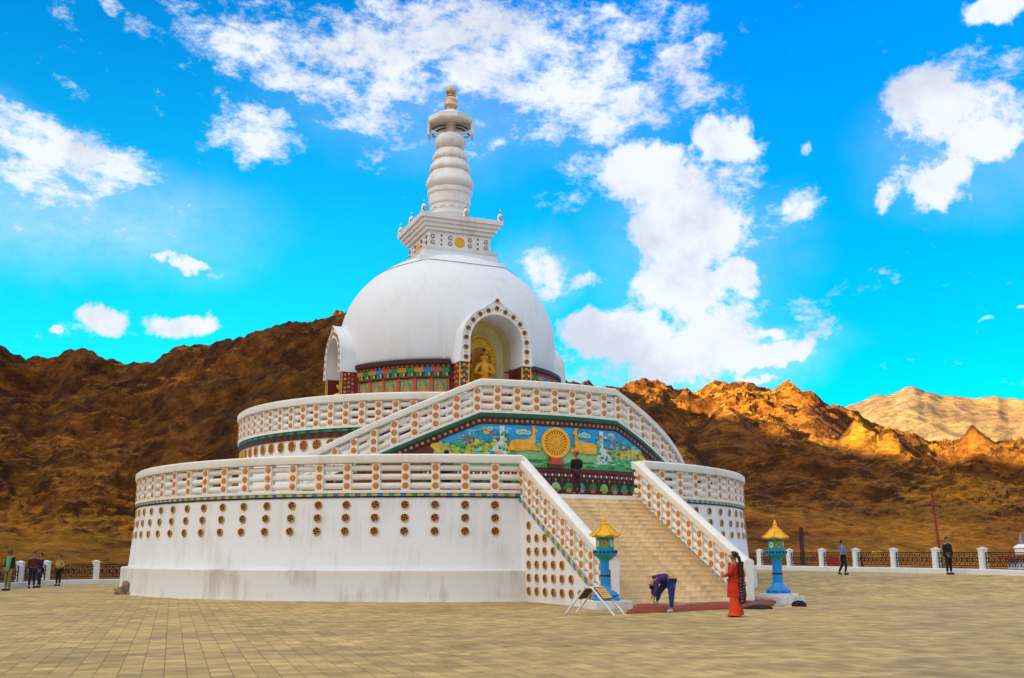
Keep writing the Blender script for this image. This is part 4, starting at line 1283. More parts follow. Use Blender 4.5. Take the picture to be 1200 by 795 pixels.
# ------------------------------------------------------------------ golden figure in the front niche
STAT = mat('statue_gold', (.98, .43, .025), .38, .2, 5)
HALO = mat('halo_gold', (.98, .50, .02), .4, .25, 4)
SKINS = {}
def skin_mesh(name, joints, edges, root, mats, bone_mat=None, sub=2, extra=None):
    names = list(joints)
    me = bpy.data.meshes.new(name + '_cage')
    me.from_pydata([joints[n][0] for n in names], [(names.index(a), names.index(c)) for a, c in edges], [])
    o = bpy.data.objects.new(name + '_cage', me); COL.objects.link(o)
    md = o.modifiers.new('skin', 'SKIN'); md.use_smooth_shade = True; md.branch_smoothing = .4
    sv = me.skin_vertices[0].data if me.skin_vertices else None
    if sv is None:
        bm = bmesh.new(); bm.from_mesh(me); bm.verts.layers.skin.verify(); bm.to_mesh(me); bm.free(); sv = me.skin_vertices[0].data
    for i, n in enumerate(names):
        r = joints[n][1]; r = (r, r) if isinstance(r, (int, float)) else r
        sv[i].radius = r; sv[i].use_root = (n == root)
    ms = o.modifiers.new('sub', 'SUBSURF'); ms.levels = sub; ms.render_levels = sub
    dg = bpy.context.evaluated_depsgraph_get()
    out = bpy.data.meshes.new_from_object(o.evaluated_get(dg))
    out.name = name
    bpy.data.objects.remove(o); bpy.data.meshes.remove(me)
    bm = bmesh.new(); bm.from_mesh(out)
    segs = [(Vector(joints[a][0]), Vector(joints[c][0]), (a, c)) for a, c in edges]
    for f in bm.faces:
        f.smooth = True
        if bone_mat:
            c = f.calc_center_median(); best = None
            for a, e, key in segs:
                d = e - a; t = max(0, min(1, (c - a).dot(d) / max(1e-9, d.length_squared)))
                q = (c - a - d * t).length
                if best is None or q < best[0]: best = (q, key, t)
            f.material_index = bone_mat(best[1], best[2])
    bm.to_mesh(out); bm.free()
    out.materials.clear()
    for m in mats: out.materials.append(m)
    return out
def join_mb(me, mb, mats):
    """append an MB to a mesh"""
    k = len(me.vertices)
    bm = bmesh.new(); bm.from_mesh(me)
    m2 = mb.mesh('tmp', 60)
    idx = [mats.index(q) for q in mb.mats]
    nf = len(bm.faces); bm.from_mesh(m2); bm.faces.ensure_lookup_table()
    for f in bm.faces[nf:]: f.material_index = idx[f.material_index]; f.smooth = True
    bm.to_mesh(me); bm.free(); bpy.data.meshes.remove(m2)
def obj_of(name, me, parent=None, loc=None):
    o = bpy.data.objects.new(name, me); COL.objects.link(o)
    if parent: o.parent = parent
    if loc is not None: o.location = loc
    return o
def ball(b, c, r, m, n=10, s=(1, 1, 1)):
    b.lathe([(max(.0005, r * math.cos(t)) * s[0], c[2] + r * math.sin(t) * s[2]) for t in [-PI / 2 + PI * i / n for i in range(n + 1)]], m, 12, c=(c[0], c[1], 0), cap=False)

st = empty('seated_statue', S2W @ Vector((0, -4.72, 7.05)), SROT); st.scale = (1.18, 1.18, 1.18)
tag(st, 'golden seated statue with round halo in the arched niche of the dome', 'statue')
J = {'pelvis': ((0, 0, 2.05), .20), 'waist': ((0, 0, 2.28), .17), 'chest': ((0, 0, 2.58), .22), 'collar': ((0, 0, 2.80), .14), 'neck': ((0, -.01, 2.92), .08), 'head': ((0, -.02, 3.04), .125), 'brow': ((0, -.02, 3.18), .13), 'crown': ((0, 0, 3.30), .06),
     'hl': ((-.2, -.05, 2.0), .17), 'kl': ((-.58, -.22, 1.98), .13), 'fl': ((.10, -.40, 1.94), .08), 'hr': ((.2, -.05, 2.0), .17), 'kr': ((.58, -.22, 1.98), .13), 'fr': ((-.10, -.44, 2.0), .08),
     'sl': ((-.26, 0, 2.76), .10), 'el': ((-.42, -.04, 2.42), .075), 'wl': ((-.12, -.28, 2.36), .055), 'sr': ((.26, 0, 2.76), .10), 'er': ((.42, -.04, 2.42), .075), 'wr': ((.12, -.28, 2.46), .055)}
ED = [('pelvis', 'waist'), ('waist', 'chest'), ('chest', 'collar'), ('collar', 'neck'), ('neck', 'head'), ('head', 'brow'), ('brow', 'crown'), ('pelvis', 'hl'), ('hl', 'kl'), ('kl', 'fl'), ('pelvis', 'hr'), ('hr', 'kr'), ('kr', 'fr'),
      ('collar', 'sl'), ('sl', 'el'), ('el', 'wl'), ('collar', 'sr'), ('sr', 'er'), ('er', 'wr')]
me = skin_mesh('statue_body', J, ED, 'pelvis', [STAT, BLACK, PALE])
b = MB()
b.tube([(0, -.145, 3.14), (0, -.17, 3.06), (0, -.14, 3.05)], [.012, .022, .012], STAT, 6)
for s in (-1, 1):
    b.tube([(s * .075, -.135, 3.125), (s * .03, -.15, 3.12)], .011, BLACK, 5)
    b.tube([(s * .135, -.01, 3.14), (s * .14, 0, 2.96)], [.02, .028], STAT, 6)
    for k in range(5):
        x = s * .10 - s * .045 * k * .6; b.tube([(s * .12, -.29, 2.36 + (.1 if s > 0 else 0)), (x, -.36, 2.40 + .02 * k), (x - s * .03, -.37, 2.48 + .015 * k)], [.03, .02, .012], STAT, 5)
b.tube([(-.03, -.15, 3.01), (.03, -.15, 3.01)], .009, MAROON if MAROON in [STAT, BLACK, PALE] else BLACK, 5)
join_mb(me, b, [STAT, BLACK, PALE])
obj_of('body', me, st)
b = MB(); ball(b, (0, .01, 3.20), .145, BLACK); ball(b, (0, .02, 3.36), .075, BLACK); b.lathe([(.04, 3.42), (.05, 3.46), (.0, 3.58)], GOLD, 10, cap=False)
b.build('hair', st, 60)
b = MB()
for k in range(7):
    a = R(-90 + (k - 3) * 26); x, y = .15 * math.cos(a), .15 * math.sin(a)
    b.prism([(-.03, 3.20), (.03, 3.20), (0, 3.33 + .03 * (k == 3))], -.01, .01, GOLD, M=Matrix.Translation((x, y, 0)) @ Matrix.Rotation(a + PI / 2, 4, 'Z'))
b.build('crown', st, 0)
b = MB(); n = 36
hp_ = [(.72 * math.cos(2 * PI * i / n), 2.95 + .98 * math.sin(2 * PI * i / n) if math.sin(2 * PI * i / n) < 0 else 2.95 + 1.12 * math.sin(2 * PI * i / n) * (1)) for i in range(n)]
b.prism(hp_, .40, .46, HALO)
for k in range(26):
    a = R(-20 + 220 * k / 25); b.box((.62 * math.cos(a), .385, 2.95 + .98 * math.sin(a)), (.07, .03, .07), GOLD if k % 2 else ORANGE)
b.prism([(.46 * math.cos(2 * PI * i / n), 3.05 + .50 * math.sin(2 * PI * i / n)) for i in range(n)], .36, .405, mat('halo_inner', (.62, .22, .02), .45, .4, 5))
for s in (-1, 1):
    for k in range(5): b.box((s * .42, .35, 2.5 + .22 * k), (.06, .03, .14), [GREEN, GOLD, DKGREEN, RED, GOLD][k])
b.build('halo', st, 0)
b = MB(); b.box((0, 0, 1.0), (1.5, .95, 1.5), RED); b.box((0, 0, 1.78), (1.62, 1.05, .12), GOLD)
for k in range(11): ball(b, (-.7 + .14 * k, -.50, 1.72), .075, YELLOW, 6)
b.box((0, 0, .26 / 2), (1.7, .98, .25), MAROON)
b.build('throne', st, 0)

def copy_thing(src, M, label):
    c = src.copy(); COL.objects.link(c); c.matrix_world = M; c['label'] = label
    for ch in list(src.children):
        d = ch.copy(); COL.objects.link(d); d.parent = c
    return c
st['group'] = 'golden statues in the niches of the dome'
copy_thing(st, S2W @ Matrix.Rotation(R(-90), 4, 'Z') @ Matrix.Translation((0, -5.35, 7.25)) @ Matrix.Diagonal((1.0, 1.0, .96, 1)), 'golden statue half hidden inside the narrow niche on the left edge of the dome')
# ------------------------------------------------------------------ fences
IRON = mat('rusty_iron', (.028, .013, .008), .6, .4, 10)
POSTW = white_wash('post_white', (.76, .75, .72), (.5, .44, .36), .35)
KERBW = white_wash('kerb_white', (.72, .71, .69), (.46, .40, .32), .4)
b = MB()
b.box((0, 0, .60), (.30, .30, 1.22), POSTW); b.box((0, 0, 1.235), (.36, .36, .06), POSTW)
b.lathe([(.20, 1.265), (.02, 1.32)], POSTW, 4, ph=PI / 4)
FPOST = b.mesh('fence_post', 0)
PL_ = 2.70
b = MB()
for z in (.30, .42, .98, 1.06): b.box((0, 0, z), (PL_, .055 if z > 1 else .035, .05 if z > 1 else .03), IRON)
for s in (-1, 1): b.box((s * (PL_ / 2 - .02), 0, .66), (.035, .035, .78), IRON)
nu = 8
for k in range(nu):
    x0 = -PL_ / 2 + PL_ * (k + .5) / nu; hw = PL_ / nu / 2
    for s in (-1, 1):
        b.tube([(x0 + s * hw * math.sin(t * PI - PI / 2), 0, .42 + .56 * t) for t in [i / 6 for i in range(7)]], .021, IRON, 4)
        b.tube([(x0 + s * hw * .5 + s * hw * .42 * math.cos(a), 0, .70 + .10 * math.sin(a)) for a in [2 * PI * i / 8 for i in range(9)]], .018, IRON, 4)
    b.tube([(x0, 0, .42), (x0, 0, .98)], .018, IRON, 4)
FPANEL = b.mesh('railing_panel', 0)
def fence(name, pts, label, last=True):
    c = Vector((*pts[0], zg(*pts[0]))); root = empty(name, c)
    tag(root, label, 'fence')
    P3 = [Vector((x, y, zg(x, y))) for x, y in pts]
    b = MB(); fr = []
    for i, p in enumerate(P3):
        d = P3[min(i + 1, len(P3) - 1)] - P3[max(0, i - 1)]; d.z = 0; d.normalize()
        fr.append((p - c, Vector((-d.y, d.x, 0))))
    b.sweep([(-.2, -1.2), (.2, -1.2), (.2, .24), (.17, .28), (-.17, .28), (-.2, .24)], fr, KERBW)
    b.build('kerb', root, 30)
    for i, p in enumerate(P3):
        if i == len(P3) - 1 and not last: break
        inst('post', FPOST, root, frame_M(p - c, fr[i][1]))
    for i in range(len(P3) - 1):
        a, e = P3[i] - c, P3[i + 1] - c; d = e - a; L_ = d.length - .32
        m = (a + e) / 2; x = d.normalized(); y = Vector((-x.y, x.x, 0)).normalized(); z = Vector((0, 0, 1))
        s = L_ / PL_
        inst('railing_panel', FPANEL, root, Matrix(((x.x * s, y.x, 0, m.x), (x.y * s, y.y, 0, m.y), (x.z * s, 0, 1, m.z), (0, 0, 0, 1))))
    return root
fence('terrace_fence', FENCE_A + FENCE_B[1:], 'white posts with scrolled iron panels on a white kerb, left of the stupa')
fence('terrace_fence', FENCE_C, 'white posts with scrolled iron panels on a white kerb, right of the stupa')

# ------------------------------------------------------------------ painted lanterns
def lantern(loc, rz, label, sc=1.0, low=False):
    e = empty('stone_lantern', loc, rz); e.scale = (sc, sc, sc)
    tag(e, label, 'lantern', 'painted stone lanterns at the foot of the stairs')
    b = MB(); b.box((0, 0, .13), (1.25, 1.25, .26), PLINTH_GREY)
    if low: b.box((0, 0, .30), (.98, .98, .08), PLINTH_GREY)
    bevel(b.build('plinth', e, 0, ), .015)
    b = MB(); b.lathe([(.44, .26), (.46, .32), (.40, .38), (.42, .42), (.36, .50), (.26, .58), (.20, .66), (.175, .72)], LAMPBLUE, 8)
    for k in range(8):
        a = 2 * PI * k / 8 + PI / 8; b.box((.385 * math.cos(a), .385 * math.sin(a), .43), (.05, .18, .05), BLUE, a)
    b.build('base', e, 30)
    b = MB(); b.lathe([(.172, .70), (.165, 1.0), (.165, 1.46), (.19, 1.52)], LAMPBLUE, 20); b.lathe([(.17, .985), (.185, .995), (.185, 1.03), (.17, 1.04)], DARKWOOD, 20, cap=False); b.build('shaft', e, 40)
    b = MB(); b.lathe([(.18, 1.46), (.21, 1.53), (.33, 1.62), (.36, 1.66)], LAMPGREEN, 6, ph=PI / 6); b.lathe([(.36, 1.66), (.385, 1.67), (.385, 1.80), (.35, 1.81)], LAMPBLUE, 6, ph=PI / 6)
    for k in range(6):
        a = 2 * PI * (k + .5) / 6 + PI / 6
        for q in (-1, 0, 1): b.box((.338 * math.cos(a) - q * .12 * math.sin(a), .338 * math.sin(a) + q * .12 * math.cos(a), 1.74), (.03, .07, .07), BLACK, a)
    b.build('bowl', e, 0)
    b = MB(); b.lathe([(.27, 1.80), (.285, 1.86), (.28, 2.15), (.30, 2.20), (.33, 2.22)], LAMPGREEN, 6, ph=PI / 6)
    body = b.build('light_chamber', e, 0)
    for k in range(6):
        a = 2 * PI * (k + .5) / 6 + PI / 6
        w = MB(); n = 14; mm = ORANGE if k % 2 else PALE
        V = [(.085 * math.cos(2 * PI * i / n), 0, .10 * math.sin(2 * PI * i / n)) for i in range(n)] + [(.078 * math.cos(2 * PI * i / n), .018, .092 * math.sin(2 * PI * i / n)) for i in range(n)]
        w.add(V, [(i, (i + 1) % n, n + (i + 1) % n, n + i) for i in range(n)] + [tuple(range(n, 2 * n))], mm)
        w.add([(.05 * math.cos(2 * PI * i / n), .021, .055 * math.sin(2 * PI * i / n)) for i in range(n)], [tuple(range(n))], RED if k % 2 else M_PINK)
        o = w.build('window', body, 0); o.matrix_local = frame_M(Vector((.243 * math.cos(a), .243 * math.sin(a), 2.0)), Vector((math.cos(a), math.sin(a), 0)))
    b = MB(); ns = 6
    prof = [(.47, 2.19), (.50, 2.235), (.42, 2.285), (.335, 2.36), (.25, 2.45), (.16, 2.54), (.08, 2.585)]
    V = []
    for ri, (r, z) in enumerate(prof):
        for j in range(ns * 2):
            a = 2 * PI * j / (ns * 2) + PI / 6
            corner = j % 2 == 0
            rr = r * (1.0 if corner else .89); up = (.05 if corner else 0) * max(0, 1 - ri / 2.5)
            V.append((rr * math.cos(a), rr * math.sin(a), z + up))
    n = ns * 2
    b.add(V, [(i * n + j, i * n + (j + 1) % n, (i + 1) * n + (j + 1) % n, (i + 1) * n + j) for i in range(len(prof) - 1) for j in range(n)] + [tuple(range(n)), tuple((len(prof) - 1) * n + j for j in range(n))], YELLOW)
    for k in range(ns):
        a = 2 * PI * k / ns + PI / 6
        b.tube([(r * math.cos(a) * 1.01, r * math.sin(a) * 1.01, z + .01 + .05 * max(0, 1 - i / 2.5)) for i, (r, z) in enumerate(prof) if i > 0], .018, GOLD, 5)
    roof = b.build('roof', e, 0)
    b = MB(); b.lathe([(.08, 2.575), (.095, 2.62), (.055, 2.67), (.075, 2.71), (.05, 2.76), (.015, 2.86), (.0, 2.88)], YELLOW, 14); b.build('finial', roof, 40)
    return e
lantern(on_ground(712, 715) + Vector((0, .45, 0)), R(20), 'tall lantern beside the folding sign, blue shaft, green chamber, yellow roof', .97)
lantern(on_ground(916, 708) + Vector((0, .35, 0)), R(38), 'tall lantern standing right of the woman in red, blue shaft, green chamber, yellow roof', .97, True)

# ------------------------------------------------------------------ folding sign
e = empty('folding_sign', on_ground(697, 720), R(-28))
tag(e, 'small white A-frame sign with an orange board near the left lantern', 'sign')
SIGNW = mat('sign_frame_white', (.74, .72, .76), .5, .1, 6)
b = MB()
for s in (-1, 1):
    b.tube([(-.72, s * .36, 0), (-.14, s * .36, .70)], .030, SIGNW, 4); b.tube([(.72, s * .36, 0), (.06, s * .36, .74)], .030, SIGNW, 4)
for z, x in ((.72, -.08), (.72, .06)): b.tube([(x, -.40, z), (x, .40, z)], .028, SIGNW, 4)
b.build('frame', e, 0)
def sign_board(mface, s):
    b = MB()
    c = Vector((s * .28, 0, .50)); t = Vector((s * .66, 0, -.74)).normalized(); nrm = Vector((s * .74, 0, .66)).normalized(); y = Vector((0, 1, 0))
    def q(a, v, h): return c + t * a + y * v + nrm * h
    def slab(a0, a1, v0, v1, h0, h1, m):
        V = [q(a, v, h) for a in (a0, a1) for v in (v0, v1) for h in (h0, h1)]
        b.add(V, [(0, 1, 3, 2), (4, 6, 7, 5), (0, 4, 5, 1), (2, 3, 7, 6), (0, 2, 6, 4), (1, 5, 7, 3)], m)
    slab(-.27, .16, -.35, .35, .032, .05, DARKWOOD); slab(-.24, .13, -.32, .32, .051, .056, mface)
    if s > 0:
        for k in range(5): slab(-.20 + .065 * k, -.185 + .065 * k, -.28, .28 - .06 * (k % 2), .0565, .058, [RED, ORANGE, DKGREEN][k % 3])
    return b.build('board', e, 0)
sign_board(YELLOW, 1); sign_board(PALE, -1)

# ------------------------------------------------------------------ carpets and bundles before the stairs
CARPET = mat('carpet_red', (.34, .075, .028), .95, .5, 2.5, .6, 60, coord='Object', col2=(.20, .040, .022))
CARPET2 = mat('carpet_brown', (.22, .06, .03), .95, .5, 3, .6, 60)
def carpet(corners, h, m, label, seed, folds):
    """a heavy sheet laid in folds; corners in world xy, anticlockwise"""
    A, B, C_, D = [Vector((x, y, 0)) for x, y in corners]
    nu_, nv = 60, 22
    ctr = (A + B + C_ + D) / 4
    top_ = []; 
    for i in range(nu_ + 1):
        for j in range(nv + 1):
            u, v = i / nu_, j / nv
            p = A * (1 - u) * (1 - v) + B * u * (1 - v) + C_ * u * v + D * (1 - u) * v
            wob = Vector((fbm(p.x, p.y, seed, .9, 3), fbm(p.x, p.y, seed + 9, .9, 3), 0)) * .14
            ed = min(u * 9, (1 - u) * 9, v * 4, (1 - v) * 4, 1)
            hh = h * (ed ** .28) * (.70 + .13 * math.sin(v * folds + 2 * fbm(p.x, p.y, seed, .5, 2)) + .16 * fbm(p.x, p.y, seed + 4, 1.1, 4) - .16 * math.floor(v * 3.2 + .3 * fbm(u * 5, 0, seed, 1, 2)) / 3) * (.88 + .25 * fbm(u * 4, 0, seed + 2, 1, 3))
            q = p + wob; top_.append((q.x - ctr.x, q.y - ctr.y, max(.012, hh)))
    m_ = nv + 1
    V = top_ + [(x, y, 0.004) for x, y, z in top_]
    N_ = len(top_); Fc = []
    for i in range(nu_):
        for j in range(nv):
            a = (i * m_ + j, (i + 1) * m_ + j, (i + 1) * m_ + j + 1, i * m_ + j + 1); Fc.append(a); Fc.append(tuple(N_ + t for t in reversed(a)))
    edge = [i * m_ for i in range(nu_ + 1)] + [nu_ * m_ + j for j in range(1, m_)] + [i * m_ + nv for i in range(nu_ - 1, -1, -1)] + [j for j in range(nv - 1, 0, -1)]
    for a, c in zip(edge, edge[1:] + edge[:1]): Fc.append((a, N_ + a, N_ + c, c))
    b = MB(); b.add(V, Fc, m); o = b.build('folded_carpet', None, 60, (ctr.x, ctr.y, zg(ctr.x, ctr.y)))
    return tag(o, label, 'carpet')
g1, g2, g3, g4 = on_ground(738, 720), on_ground(858, 714), on_ground(866, 708), on_ground(744, 709)
carpet([(g1.x, g1.y), (g2.x, g2.y), (g3.x, g3.y), (g4.x, g4.y)], .22, CARPET, 'long rust red carpet lying in folds before the stairs, man bending over it', 1.0, 9)
g1, g2, g3, g4 = on_ground(858, 715), on_ground(912, 710), on_ground(908, 704.5), on_ground(852, 706)
carpet([(g1.x, g1.y), (g2.x, g2.y), (g3.x, g3.y), (g4.x, g4.y)], .24, CARPET2, 'brown carpet heap between the woman in red and the right lantern', 5.0, 7)
def bundle(px, py, size, m, label, seed, group=None):
    p = on_ground(px, py); b = MB(); n = 18; rows = 9
    V = []
    for i in range(rows + 1):
        t = i / rows * PI / 2
        for j in range(n):
            a = 2 * PI * j / n
            k = 1 + .30 * fbm(math.cos(a) * 1.4, math.sin(a) * 1.4 + t, seed, 1.3, 4)
            V.append((size[0] * math.cos(t) * math.cos(a) * k, size[1] * math.cos(t) * math.sin(a) * k, max(.0, size[2] * math.sin(t) * k)))
    b.add(V, [(i * n + j, i * n + (j + 1) % n, (i + 1) * n + (j + 1) % n, (i + 1) * n + j) for i in range(rows) for j in range(n)] + [tuple(reversed(range(n)))], m)
    o = b.build('cloth_bundle', None, 60, p); return tag(o, label, 'bundle', group)
DCLOTH = mat('dark_cloth', (.022, .013, .012), .9, .4, 6)
bundle(888, 714, (.40, .2, .12), DCLOTH, 'dark cloth bundle on the brown carpet edge, just right of the woman', 2.0)
bundle(936, 711, (.24, .18, .17), DCLOTH, 'dark bundle lying against the plinth of the right lantern', 3.0)
bundle(913, 711.5, (.16, .14, .13), mat('grey_cloth', (.35, .32, .28), .9, .3, 6), 'small grey bundle between the two dark ones beside the right lantern', 4.0)

# rough stone heap at the foot of the plinth
p = on_ground(149, 697)
bm = bmesh.new(); bmesh.ops.create_icosphere(bm, subdivisions=4, radius=1)
for v in bm.verts:
    n_ = v.co.copy(); k = .8 + .5 * mnoise.fractal(n_ * 1.5, 1, 2, 5) + .15 * (mnoise.cell(n_ * 3) - .5)
    v.co = Vector((n_.x * .52 * k, n_.y * .5 * k, max(-.02, n_.z * .62 * k * (1.0 - .35 * abs(n_.x)))))
me = bpy.data.meshes.new('rubble'); bm.to_mesh(me); bm.free(); me.materials.append(mat('rubble_stone', (.30, .22, .13), .9, .4, 4, .6, 20))
tag(obj_of('rubble_heap', me, None, p), 'rough brown stone heap against the left end of the plinth', 'rubble')

# ------------------------------------------------------------------ poles and the little shrine beyond the right fence
def at_dist(px, py, Y):
    d = pix_dir(px, py); t = Y / d.y; return Vector((d.x * t, Y, EYE + d.z * t))
REDP = mat('red_pole_paint', (.30, .035, .02), .5, .3, 4)
BROWNP = mat('brown_pole', (.075, .028, .018), .6, .3, 4)
t_, f_ = at_dist(1092, 578, 58), at_dist(1104, 668, 58)
d_ = (f_ - t_); f_ = t_ + d_ * 1.75
e = empty('leaning_pole', f_)
tag(e, 'slender red pole leaning left behind the right fence', 'pole')
b = MB(); b.tube([(0, 0, 0), t_ - f_], [.11, .07], REDP, 8); b.build('pole', e, 60)
q = (t_ - f_) * .90
b = MB(); b.tube([q + Vector((-.35, -.12, .03)), q + Vector((.35, -.12, -.02))], .03, BROWNP, 5)
for x in (-.3, .3): b.tube([q + Vector((x, -.12, 0)), q + Vector((x, -.12, .12))], [.035, .02], DARKWOOD, 6)
b.build('crossarm', e, 0)
t_ = at_dist(938.5, 618, 68.5)
e = empty('utility_pole', (t_.x, t_.y, -2.2))
tag(e, 'short brown pole with one crossarm beyond the fence right of the lantern', 'pole')
b = MB(); b.box((0, 0, (t_.z + 2.2) / 2), (.24, .2, t_.z + 2.2), BROWNP); b.build('pole', e, 0)
b = MB(); b.box((0, -.14, t_.z + 2.2 - .42), (.85, .08, .10), BROWNP)
for x in (-.36, .36): b.lathe([(.04, 0), (.05, .06), (.02, .14)], DARKWOOD, 8, c=(x, -.14, t_.z + 2.2 - .37))
b.build('crossarm', e, 0)
c = at_dist(1193, 648, 62)
e = empty('small_shrine', (c.x + .25, 62, -2.4))
tag(e, 'small white shrine with an orange canopy beyond the right end of the fence', 'shrine')
b = MB(); b.box((0, 0, 1.95), (1.25, 1.25, 3.9), POSTW); bevel(b.build('base', e, 0), .03)
b = MB(); b.box((-.1, -.05, 3.98), (2.1, 1.9, .10), ORANGE); b.box((-.1, -.05, 3.84), (1.95, 1.75, .18), RED); b.build('canopy', e, 0)
b = MB(); b.lathe([(.40, 4.03), (.40, 4.36), (.47, 4.40), (.44, 4.46), (.30, 4.56), (.18, 4.62)], POSTW, 20); b.build('dome', e, 40)
b = MB(); b.lathe([(.15, 4.60), (.16, 4.75), (.11, 4.80), (.13, 4.90), (.10, 4.96), (.11, 5.04), (.06, 5.10), (.04, 5.24), (0.0, 5.34)], mat('shrine_spire', (.32, .24, .30), .6, .4, 9), 12); b.build('spire', e, 40)
# bright things seen through the railing
def hanging(px0, px1, py0, py1, Y, m, name, label, cat):
    a = at_dist(px0, py1, Y); c = at_dist(px1, py0, Y); b = MB(); n = 14
    V = []
    for i in range(n + 1):
        u = i / n
        for v in (0, .25, .5, .75, 1):
            y = .08 * math.sin(u * 14 + v * 2)
            V.append((a.x + (c.x - a.x) * u + .05 * math.sin(v * 7), y, a.z + (c.z - a.z) * v * (1 - .18 * math.sin(u * 9) ** 2)))
    V += [(x, y + .06, z) for x, y, z in V]
    N_ = (n + 1) * 5; Fc = []
    for i in range(n):
        for j in range(4):
            q = (i * 5 + j, i * 5 + 5 + j, i * 5 + 6 + j, i * 5 + 1 + j); Fc += [q, tuple(N_ + t for t in reversed(q))]
    for i in range(n): Fc += [(i * 5, N_ + i * 5, N_ + i * 5 + 5, i * 5 + 5), (i * 5 + 4, i * 5 + 9, N_ + i * 5 + 9, N_ + i * 5 + 4)]
    for j in range(4): Fc += [(j, j + 1, N_ + j + 1, N_ + j), (n * 5 + j, N_ + n * 5 + j, N_ + n * 5 + j + 1, n * 5 + j + 1)]
    b.add([(x, y, z) for x, y, z in V], Fc, m)
    o = b.build(name, None, 60, (0, Y, 0)); return tag(o, label, cat)
hanging(969, 983, 651, 667, 64.6, mat('red_cloth', (.62, .04, .015), .8, .2, 5), 'hanging_cloth', 'red cloth seen through the railing left of the walker', 'cloth')
hanging(1004, 1011, 651, 667, 64.6, DCLOTH, 'hanging_cloth', 'dark cloth seen through the railing right of the walker', 'cloth')
hanging(1023, 1031, 646, 653, 63.4, YELLOW, 'hanging_cloth', 'small yellow cloth hanging on the railing right of the walker', 'cloth')

# ------------------------------------------------------------------ people
SKIN = mat('skin', (.33, .16, .085), .55, .1, 10)
HAIR = mat('black_hair', (.010, .008, .008), .5, .2, 30)
def C3(name, c, **k): return mat(name, c, .85, .25, 7, .3, 60, **k)
BASE = {'pelvis': ((0, 0, .95), .13), 'waist': ((0, 0, 1.09), .125), 'chest': ((0, .0, 1.27), .145), 'collar': ((0, .01, 1.42), .10), 'neck': ((0, 0, 1.50), .052), 'jaw': ((0, -.02, 1.565), .073), 'head': ((0, -.012, 1.64), .092), 'top': ((0, 0, 1.70), .055),
        'sl': ((-.175, .01, 1.40), .062), 'el': ((-.225, .03, 1.14), .045), 'wl': ((-.235, -.06, .90), .028), 'pl': ((-.235, -.085, .83), .030),
        'sr': ((.175, .01, 1.40), .062), 'er': ((.225, .03, 1.14), .045), 'wr': ((.235, -.06, .90), .028), 'pr': ((.235, -.085, .83), .030),
        'hl': ((-.095, 0, .90), .095), 'kl': ((-.105, -.01, .50), .060), 'al': ((-.11, .02, .09), .040), 'tl': ((-.12, -.13, .04), .034),
        'hr': ((.095, 0, .90), .095), 'kr': ((.105, -.01, .50), .060), 'ar': ((.11, .02, .09), .040), 'tr': ((.12, -.13, .04), .034)}
EDG = [('pelvis', 'waist'), ('waist', 'chest'), ('chest', 'collar'), ('collar', 'neck'), ('neck', 'jaw'), ('jaw', 'head'), ('head', 'top'), ('collar', 'sl'), ('sl', 'el'), ('el', 'wl'), ('wl', 'pl'), ('collar', 'sr'), ('sr', 'er'), ('er', 'wr'), ('wr', 'pr'),
       ('pelvis', 'hl'), ('hl', 'kl'), ('kl', 'al'), ('al', 'tl'), ('pelvis', 'hr'), ('hr', 'kr'), ('kr', 'ar'), ('ar', 'tr')]
